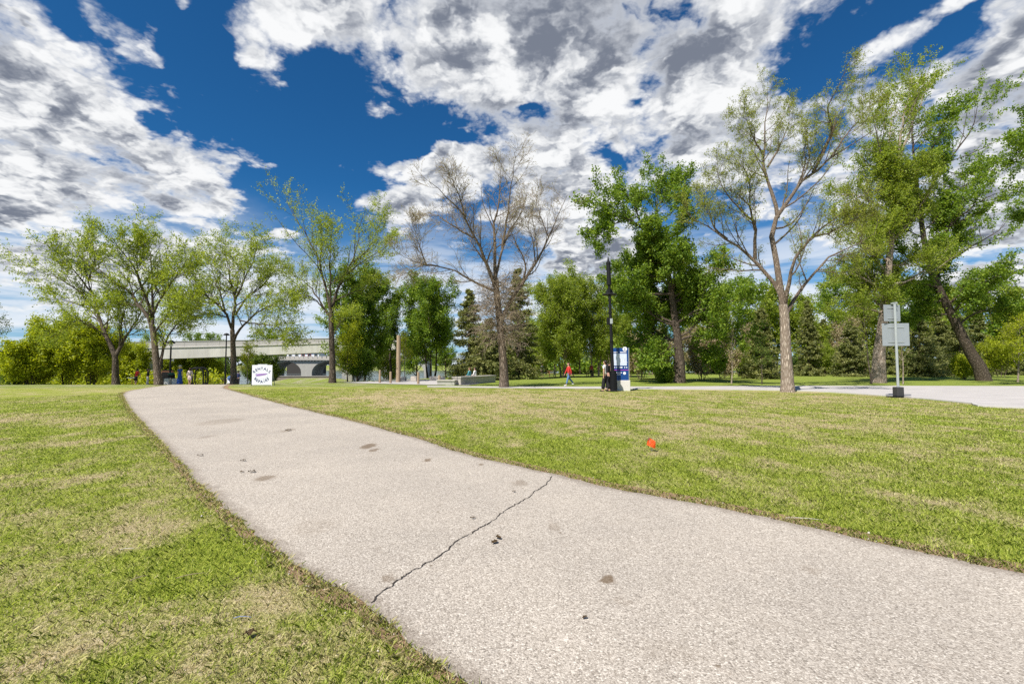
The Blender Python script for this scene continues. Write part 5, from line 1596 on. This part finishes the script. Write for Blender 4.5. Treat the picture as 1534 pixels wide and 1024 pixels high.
MB().box((0, 0, 0.95), (0.85, 0.6, 1.7), 0, 0.03).build('body', M_WOOD2, ks); MB().box((0, 0, 1.84), (0.95, 0.7, 0.07)).build('top', M_BLACK, ks)
MB().box((0, -0.31, 0.95), (0.7, 0.03, 1.4)).build('door', M_BLACK, ks)
for px, lab in ((251, 'pale concrete block left of the green bin at the end of the path'), (262.5, 'pale concrete block right of the green bin, beside the woman in blue')):
    cb_ = MB().box((0, 0, 0.27), (0.42, 0.42, 0.58), 0.2, 0.04).build('concrete_block', M_WHITECONC, None, spot(px, 41.5))
    props(cb_, lab, 'concrete block', 'pale blocks at the end of the path')
bn = empty('litter_bin', spot(256.5, 42), 'dark green litter bin between the two pale concrete blocks', 'bin')
MB().lathe([(0.24, 0), (0.27, 0.1), (0.27, 0.85), (0.25, 0.9)], sides=14).build('body', M_BLACK, bn)
MB().lathe([(0.28, 0.0), (0.28, 0.05), (0.18, 0.18), (0.03, 0.2)], (0, 0, 0.9), 14).build('lid', plain('bin_green', (0.02, 0.09, 0.06), 0.5), bn)
tb = empty('cafe_table', spot(197.5, 46), 'small pale table with a yellow post beside the person in the red shirt', 'table')
MB().lathe([(0.42, 0), (0.42, 0.04)], (0, 0, 0.78), 14).build('tabletop', M_WHITE, tb)
MB().tube([(0, 0, 0), (0, 0, 0.78)], 0.05, 8).build('post', plain('yellow_paint', (0.62, 0.42, 0.04), 0.5), tb)
MB().lathe([(0.25, 0), (0.25, 0.04)], (0, 0, 0), 12).build('foot', M_STEEL, tb)

# stroller
st = empty('stroller', spot(344, 49), 'blue and white stroller parked left against the broad elm', 'stroller', rz=0.5)
M_DENIM = plain('blue_fabric', (0.05, 0.11, 0.25), 0.8)
for x in (-0.25, 0.25):
    for y in (-0.35, 0.4):
        wl = MB().tube([(x - 0.02, y, 0.13), (x + 0.02, y, 0.13)], 0.13, 14).build('wheel', M_BLACK, st)
        MB().tube([(x - 0.026, y, 0.13), (x + 0.026, y, 0.13)], 0.07, 10).build('rim', M_STEEL, wl)
    MB().tube([(x, -0.35, 0.13), (x, 0.1, 0.55), (x, 0.55, 1.02)], 0.016, 6).build('frame', M_STEEL, st)
    MB().tube([(x, 0.4, 0.13), (x, -0.1, 0.55)], 0.016, 6).build('frame', M_STEEL, st)
MB().tube([(-0.25, 0.55, 1.02), (0.25, 0.55, 1.02)], 0.02, 6).build('handle', M_BLACK, st)
MB().prism([(-0.3, 0.35), (0.25, 0.38), (0.42, 0.85), (0.34, 0.9), (0.12, 0.5), (-0.3, 0.45)], 0.44, Matrix.Rotation(math.pi / 2, 4, 'Z') @ Matrix.Translation((0, -0.22, 0))).build('seat', M_WHITE, st)
bm2 = MB()
bm2.ball((0, 0.12, 0.88), (0.25, 0.34, 0.27), 2).build('canopy', M_DENIM, st, smooth=True)


# ------------------------------------------------------------------ people
SKIN = plain('skin', (0.50, 0.30, 0.21), 0.6, 0, 0.06, 30)
CLOTH = {k: plain('cloth_' + k, c, 0.85, 0, 0.18, 14, 0.3) for k, c in {
    'red': (0.55, 0.035, 0.03), 'jeans': (0.10, 0.19, 0.36), 'black': (0.016, 0.015, 0.018), 'white': (0.72, 0.72, 0.72), 'pink': (0.66, 0.32, 0.34), 'palepink': (0.75, 0.60, 0.58),
    'blue': (0.025, 0.075, 0.30), 'navy': (0.02, 0.03, 0.09), 'grey': (0.35, 0.36, 0.38), 'teal': (0.08, 0.28, 0.33), 'cream': (0.70, 0.62, 0.47), 'maroon': (0.22, 0.03, 0.04)}.items()}
HAIR = {'dark': plain('hair_dark', (0.022, 0.014, 0.010), 0.5, 0, 0.3, 60), 'blond': plain('hair_blond', (0.55, 0.42, 0.20), 0.5, 0, 0.3, 60), 'brown': plain('hair_brown', (0.10, 0.05, 0.025), 0.5, 0, 0.3, 60)}


def skin_mesh(name, verts, edges, radii, material, parent, sub=1):
    me = bpy.data.meshes.new(name)
    me.from_pydata([tuple(v) for v in verts], edges, [])
    o = bpy.data.objects.new(name, me); COL.objects.link(o)
    sk = o.modifiers.new('skin', 'SKIN'); sk.branch_smoothing = 0.3
    for i, r_ in enumerate(radii):
        sv = me.skin_vertices[0].data[i]
        sv.radius = r_ if isinstance(r_, tuple) else (r_, r_)
        sv.use_root = (i == 0)
    ss = o.modifiers.new('sub', 'SUBSURF'); ss.levels = sub; ss.render_levels = sub
    dg = bpy.context.evaluated_depsgraph_get()
    m2 = bpy.data.meshes.new_from_object(o.evaluated_get(dg))
    bpy.data.objects.remove(o); bpy.data.meshes.remove(me)
    for p in m2.polygons: p.use_smooth = True
    m2.name = name; m2.materials.clear()
    return link(name, m2, material, parent)


def person(loc, rz, label, h=1.7, top='red', bottom='jeans', legs='trousers', hair='dark', hairlen=0.12, stride=0.0, sit=False, sleeves=True, bend=0.0, arms=None, hat=None, bag=None, group=None):
    """figure facing -y in its own frame"""
    root = empty('person', loc, label, 'person', group, rz)
    S = h / 1.72
    hipz = 0.92 if not sit else 0.47
    def v(x, y, z): return Vector((x, y, z)) * S
    fw = math.sin(bend)
    up_ = math.cos(bend)
    def trunk(x, y, dz_): return v(x, y - dz_ * fw, hipz + dz_ * up_)
    pts = [trunk(0, 0, 0), trunk(0, 0, 0.18), trunk(0, 0.0, 0.36), trunk(0, 0.0, 0.52), trunk(0, -0.01, 0.60), trunk(0, -0.02, 0.66), trunk(0, -0.03, 0.74), trunk(0, -0.015, 0.80)]
    rad = [(0.15, 0.11), (0.13, 0.095), (0.155, 0.105), (0.09, 0.08), (0.055, 0.055), (0.07, 0.085), (0.075, 0.095), (0.055, 0.07)]
    ed = [(i, i + 1) for i in range(7)]
    def add(p, r_, par):
        pts.append(p); rad.append(r_); ed.append((par, len(pts) - 1)); return len(pts) - 1
    J = {}
    add(trunk(0, -0.135, 0.70), 0.014, 6)                       # nose
    for s in (-1, 1):
        add(trunk(s * 0.085, -0.01, 0.71), (0.012, 0.022), 6)   # ears
        ph = stride * s
        hip = add(v(s * 0.095, 0, hipz - 0.06), 0.085, 0)
        if sit:
            knee_p = v(s * 0.11, -0.42, hipz + 0.02); ank_p = v(s * 0.11, -0.44, 0.09); toe_p = v(s * 0.12, -0.60, 0.035)
        else:
            th = 0.42 * ph; kn = 0.15 * abs(stride) + (0.45 * max(0, -ph))
            knee_p = v(s * 0.10, -0.43 * math.sin(th), hipz - 0.06 - 0.42 * math.cos(th))
            a2 = th - kn
            ank_p = knee_p + v(0, -0.40 * math.sin(a2), -0.385 * math.cos(a2)); ank_p.z = max(ank_p.z, 0.075)
            toe_p = ank_p + v(s * 0.02, -0.16, -0.045)
        knee = add(knee_p, 0.055, hip)
        calf = add(knee_p.lerp(ank_p, 0.35), 0.052, knee)
        ank = add(ank_p, 0.036, calf)
        add(ank_p + v(0, 0.05, -0.045), 0.03, ank)
        toe = add(toe_p, (0.042, 0.022), ank)
        J['leg', s] = (pts[hip], knee_p, ank_p, toe_p)
        sh = add(trunk(s * 0.175, 0.0, 0.49), 0.055, 3)
        sw_ = -0.45 * ph
        if arms == 'carry': elp = pts[sh] + v(s * 0.05, 0.02, -0.27); wrp = elp + v(-s * 0.06, -0.20, 0.06)
        elif sit: elp = pts[sh] + v(s * 0.05, -0.05, -0.27); wrp = elp + v(-s * 0.06, -0.21, -0.06)
        elif bend > 0.2: elp = pts[sh] + v(s * 0.04, -0.10, -0.25); wrp = elp + v(-s * 0.03, -0.12, -0.20)
        else: elp = pts[sh] + v(s * 0.05, 0.28 * math.sin(-sw_), -0.28 * math.cos(sw_)); wrp = elp + v(s * 0.01, -0.05 + 0.24 * math.sin(-sw_), -0.245)
        el_ = add(elp, 0.038, sh); fa = add(elp.lerp(wrp, 0.4), 0.036, el_); wr = add(wrp, 0.024, fa)
        J['arm', s] = (pts[sh], elp, wrp)
        dd = (wrp - elp).normalized(); sd = Vector((1, 0, 0)) if abs(dd.x) < 0.7 else Vector((0, 1, 0))
        sd = (sd - dd * sd.dot(dd)).normalized(); fwd_ = dd.cross(sd)
        pal = add(wrp + dd * 0.075 * S, (0.034, 0.018), wr)
        for q_, (off, ln) in enumerate(((-0.030, 0.062), (-0.010, 0.074), (0.010, 0.070), (0.030, 0.056))):
            b0 = pts[pal] + sd * off * S + dd * 0.02 * S
            f1_ = add(b0 + dd * ln * 0.5 * S - fwd_ * 0.006 * S, 0.009, pal)
            add(b0 + dd * ln * 0.95 * S - fwd_ * 0.026 * S, 0.007, f1_)
        t1_ = add(wrp + dd * 0.045 * S - sd * s * 0.045 * S, 0.011, pal)
        add(wrp + dd * 0.085 * S - sd * s * 0.058 * S, 0.009, t1_)
    rad2 = [tuple(q_ * S for q_ in r_) if isinstance(r_, tuple) else r_ * S for r_ in rad]
    skin_mesh('body', pts, ed, rad2, SKIN, root, 1)
    # eyes and mouth on the face
    for s in (-1, 1):
        MB().ball(trunk(s * 0.032, -0.112, 0.725), 0.012 * S, 1).build('eye', CLOTH['black'], root)
    MB().ball(trunk(0, -0.112, 0.665), (0.026 * S, 0.01 * S, 0.007 * S), 1).build('mouth', CLOTH['maroon'], root)
    # hair as a cap over the skull, longer at the back
    bm = bmesh.new(); bmesh.ops.create_icosphere(bm, subdivisions=3, radius=1.0)
    hc = trunk(0, 0.0, 0.745)
    for q_ in bm.verts:
        c_ = q_.co.copy(); r_ = Vector((0.092, 0.112, 0.10))
        if c_.y > -0.2 and c_.z < 0.1:
            c_.z -= (hairlen / 0.10) * min(1, (0.1 - c_.z)) * (0.6 + 0.4 * c_.y)
        elif c_.z < 0.25: c_.y = max(c_.y, -0.25); c_.z = max(c_.z, -0.1)
        q_.co = Vector((c_.x * r_.x, c_.y * r_.y + 0.012, c_.z * r_.z)) * S + hc
    me = bpy.data.meshes.new('hair'); bm.to_mesh(me); bm.free()
    for p_ in me.polygons: p_.use_smooth = True
    link('hair', me, HAIR[hair], root)
    if hat:
        MB().lathe([(0.20 * S, 0.0), (0.20 * S, 0.012), (0.115 * S, 0.02), (0.108 * S, 0.09 * S), (0.07 * S, 0.125 * S), (0.01, 0.13 * S)], hc + v(0, 0, 0.035), 18).build('hat', CLOTH[hat], root, smooth=True)
    # top
    tp = [trunk(0, 0, -0.02), trunk(0, 0, 0.18), trunk(0, 0, 0.36), trunk(0, 0, 0.53)]; tr_ = [(0.168, 0.128), (0.148, 0.112), (0.172, 0.122), (0.10, 0.09)]; te = [(0, 1), (1, 2), (2, 3)]
    for s in (-1, 1):
        sh_, el2, wr2 = J['arm', s]
        tp.append(sh_ + v(0, 0, 0.0)); tr_.append(0.072); te.append((3, len(tp) - 1))
        tp.append(sh_.lerp(el2, 0.55)); tr_.append(0.060); te.append((len(tp) - 2, len(tp) - 1))
        if sleeves:
            tp.append(el2); tr_.append(0.053); te.append((len(tp) - 2, len(tp) - 1))
            tp.append(el2.lerp(wr2, 0.92)); tr_.append(0.042); te.append((len(tp) - 2, len(tp) - 1))
    skin_mesh('top', tp, te, [tuple(q_ * S for q_ in r_) if isinstance(r_, tuple) else r_ * S for r_ in tr_], CLOTH[top], root, 1)
    # lower clothing
    if legs in ('trousers', 'shorts', 'wide'):
        bp2_ = [v(0, 0, hipz + 0.08), v(0, 0, hipz - 0.03)]; br = [(0.155, 0.118), (0.165, 0.125)]; be = [(0, 1)]
        for s in (-1, 1):
            hp_, kn_, an_, to_ = J['leg', s]
            bp2_.append(hp_ + v(0, 0, -0.03)); br.append(0.10 if legs != 'wide' else 0.115); be.append((1, len(bp2_) - 1))
            bp2_.append(kn_.lerp(hp_, 0.12)); br.append(0.078 if legs == 'trousers' else 0.105); be.append((len(bp2_) - 2, len(bp2_) - 1))
            if legs != 'shorts':
                bp2_.append(an_.lerp(kn_, 0.12)); br.append(0.062 if legs == 'trousers' else 0.125); be.append((len(bp2_) - 2, len(bp2_) - 1))
        skin_mesh('trousers' if legs != 'shorts' else 'shorts', bp2_, be, [tuple(q_ * S for q_ in r_) if isinstance(r_, tuple) else r_ * S for r_ in br], CLOTH[bottom], root, 1)
    else:                                                        # skirt or dress skirt
        hem = {'skirt': 0.52, 'dress': 0.40, 'long': 0.10}[legs]
        bm = bmesh.new(); rings = []
        for i in range(9):
            f = i / 8; z_ = (hipz + 0.12) * (1 - f) + hem * f
            ring = []
            for k in range(28):
                a = 2 * math.pi * k / 28; r_ = 0.135 + 0.12 * f ** 0.8 + 0.022 * f * math.sin(a * 7)
                ring.append(bm.verts.new(v(r_ * math.cos(a), 0.8 * r_ * math.sin(a), z_)))
            rings.append(ring)
        for A_, B_ in zip(rings[:-1], rings[1:]):
            for k in range(28): bm.faces.new((A_[k], A_[(k + 1) % 28], B_[(k + 1) % 28], B_[k]))
        bm.faces.new(rings[0])
        me = bpy.data.meshes.new('skirt'); bm.to_mesh(me); bm.free()
        for p_ in me.polygons: p_.use_smooth = True
        link('skirt', me, CLOTH[bottom], root)
    for s in (-1, 1):
        hp_, kn_, an_, to_ = J['leg', s]
        d_ = (to_ - an_); m_ = an_.lerp(to_, 0.45); m_.z = an_.z - 0.04 * S
        MB().ball(m_, (0.052 * S, 0.135 * S, 0.045 * S), 2).build('shoe', CLOTH['black'] if bottom != 'jeans' else CLOTH['white'], root, smooth=True)
    if bag == 'back':
        MB().box(trunk(0, 0.17, 0.34), (0.30 * S, 0.16 * S, 0.40 * S), 0, 0.05).build('backpack', CLOTH['black'], root)
    if bag == 'side':
        MB().box(trunk(0.20, 0.04, 0.02), (0.10 * S, 0.26 * S, 0.22 * S), 0, 0.03).build('handbag', CLOTH['maroon'], root)
    return root


person(spot(852, 34.0), -1.35, 'walker in a red jacket and blue jeans crossing the lawn, mid stride', 1.66, 'red', 'jeans', 'trousers', 'brown', 0.2, 0.8, bag='side')
person(spot(907, 27.0), -2.3, 'person in a white top and wide black trousers left of the lamp base', 1.76, 'white', 'black', 'wide', 'dark', 0.08, 0.35, sleeves=False, bag='back')
person(spot(911.8, 28.2), 1.2, 'person in a pink top half hidden behind the lamp base', 1.60, 'pink', 'black', 'trousers', 'dark', 0.16, 0.3, sleeves=False)
person(spot(203, 46), 3.0, 'person in a red shirt and dark shorts bending by the small pale table', 1.68, 'red', 'black', 'shorts', 'dark', 0.05, 0.2, bend=0.25, sleeves=False)
person(spot(221, 46), 2.4, 'person in a black top and light trousers left of the arching elm trunk', 1.66, 'black', 'grey', 'trousers', 'dark', 0.12, 0.2, arms='carry')
person(spot(269, 41.0), 3.1, 'woman in a long blue dress with a pale hat at the path end', 1.62, 'blue', 'blue', 'long', 'blond', 0.14, 0.0, sleeves=False, hat='cream')
person(spot(284, 44.0), 3.3, 'woman in a pale pink top with bare legs before the arched gate', 1.60, 'palepink', 'palepink', 'shorts', 'brown', 0.16, 0.25)
person(spot(356.5, 50), 2.9, 'person in dark clothes standing half behind the broad elm', 1.70, 'navy', 'black', 'trousers', 'dark', 0.06, 0.1, arms='carry')
g_ = ground(704, 572); wl_ = bwl
def on_wall(f):
    M_ = Matrix.Translation(bwl.location) @ Matrix.Rotation(bwl.rotation_euler.z, 4, 'Z')
    p_ = M_ @ Vector((f, 0.10, 0.0)); return Vector((p_.x, p_.y, bwl.location.z + 0.10))
person(on_wall(-0.9), bwl.rotation_euler.z + math.pi, 'person in a teal shirt sitting on the far side of the long bench wall', 1.62, 'teal', 'navy', 'trousers', 'brown', 0.08, sit=True)
person(on_wall(0.1), bwl.rotation_euler.z + math.pi, 'person in a white shirt sitting right of the person in teal', 1.62, 'white', 'jeans', 'trousers', 'dark', 0.08, sit=True)
person(spot(812.5, 60), 0.4, 'small figure in grey standing right of the dark bench', 1.68, 'grey', 'black', 'trousers', 'dark', 0.05, 0.1)
person(spot(831, 60), 1.0, 'small figure in a pale pink shirt by the weathered picnic bench', 1.62, 'palepink', 'grey', 'trousers', 'brown', 0.14, 0.2)
person(spot(886, 59), -0.6, 'small figure in a maroon shirt right of the reddish picnic bench', 1.70, 'maroon', 'black', 'trousers', 'dark', 0.05, 0.2)
person(spot(897, 61), 0.8, 'small figure in a pink shirt and pale trousers left of the lamp post, far back', 1.66, 'pink', 'grey', 'trousers', 'brown', 0.14, 0.1)

# ------------------------------------------------------------------ litter on path and lawn
def dead_leaf(px, py, size, rz, label, name='dead_leaf', mat_=None):
    g = ground(px, py); r = random.Random(px)
    bm = bmesh.new()
    n_ = 9; L_ = [bm.verts.new((size * (i / (n_ - 1) - .5), 0, 0.012 + 0.15 * size * math.sin(i / (n_ - 1) * 3.1))) for i in range(n_)]
    for sgn in (1, -1):
        E_ = [bm.verts.new((size * (i / (n_ - 1) - .5), sgn * size * .36 * math.sin(math.pi * (i + .3) / n_) * r.uniform(.7, 1.1), 0.012 + size * r.uniform(.02, .28))) for i in range(n_)]
        for i in range(n_ - 1): bm.faces.new((L_[i], L_[i + 1], E_[i + 1], E_[i]) if sgn > 0 else (L_[i + 1], L_[i], E_[i], E_[i + 1]))
    bmesh.ops.solidify(bm, geom=bm.faces[:], thickness=0.002)
    me = bpy.data.meshes.new(name); bm.to_mesh(me); bm.free()
    o = link(name, me, mat_ or M_DRYLEAF, None, (g.x, g.y, h1(g.x, g.y) + 0.012)); o.rotation_euler = (0, 0, rz)
    return props(o, label, 'dead leaf', 'dead leaves on the path')


dead_leaf(300, 684, .085, .3, 'dark curled leaf near the left edge of the path')
dead_leaf(362, 709, .06, 1.2, 'small dark leaf left of the long brown streak on the path')
dead_leaf(377, 709, .10, .2, 'brown leaf touching the long brown streak on the path')
dead_leaf(364, 692, .08, .6, 'thin leaf above the long brown streak on the path')
dead_leaf(708, 779, .05, .2, 'small grey green leaf just above the crack')
dead_leaf(741, 816, .075, .9, 'larger leaf of the pair just below the crack')
dead_leaf(747, 809, .07, 2.1, 'upper leaf of the pair just below the crack')
dead_leaf(876, 930, .035, .4, 'tiny dark leaf in the lower right part of the path')
dead_leaf(432, 646, .12, .5, 'leaf by the pale brown stain high on the path')
dead_leaf(770, 739, .045, .5, 'tiny leaf near the upper end of the crack')
dead_leaf(374, 955, .07, .6, 'dark curled leaf in the dry grass at the lower left')
def twig(px, py, ln, rz, label, mat_, rad_=0.004):
    g = ground(px, py)
    o = MB().tube([(-ln / 2, 0, 0.02), (-ln / 6, 0.01 * ln, 0.028), (ln / 5, -0.02 * ln, 0.03), (ln / 2, 0.02 * ln, 0.022)], [rad_, rad_, rad_ * .9, rad_ * .6], 6).build('twig', mat_, None, (g.x, g.y, h1(g.x, g.y)))
    o.rotation_euler = (0, 0, rz); props(o, label, 'twig', 'twigs in the grass')
twig(363, 930, .10, .05, 'thin bluish stick lying in the dry grass patch at the lower left', plain('blue_grey_plastic', (0.16, 0.20, 0.32), 0.7), .0025)
twig(285, 866, .16, .5, 'pale straw coloured stick in the grass left of the dry patch', M_WOOD, .0025)
twig(208, 870, .10, .9, 'short pale twig in the left lawn', M_WOOD, .003)
twig(190, 826, .10, .1, 'white flecked twig in the middle of the left lawn', M_STONE, .0025)
twig(1205, 780, .32, -.25, 'long pale stalk lying along the right edge of the path', M_STONE, .003)
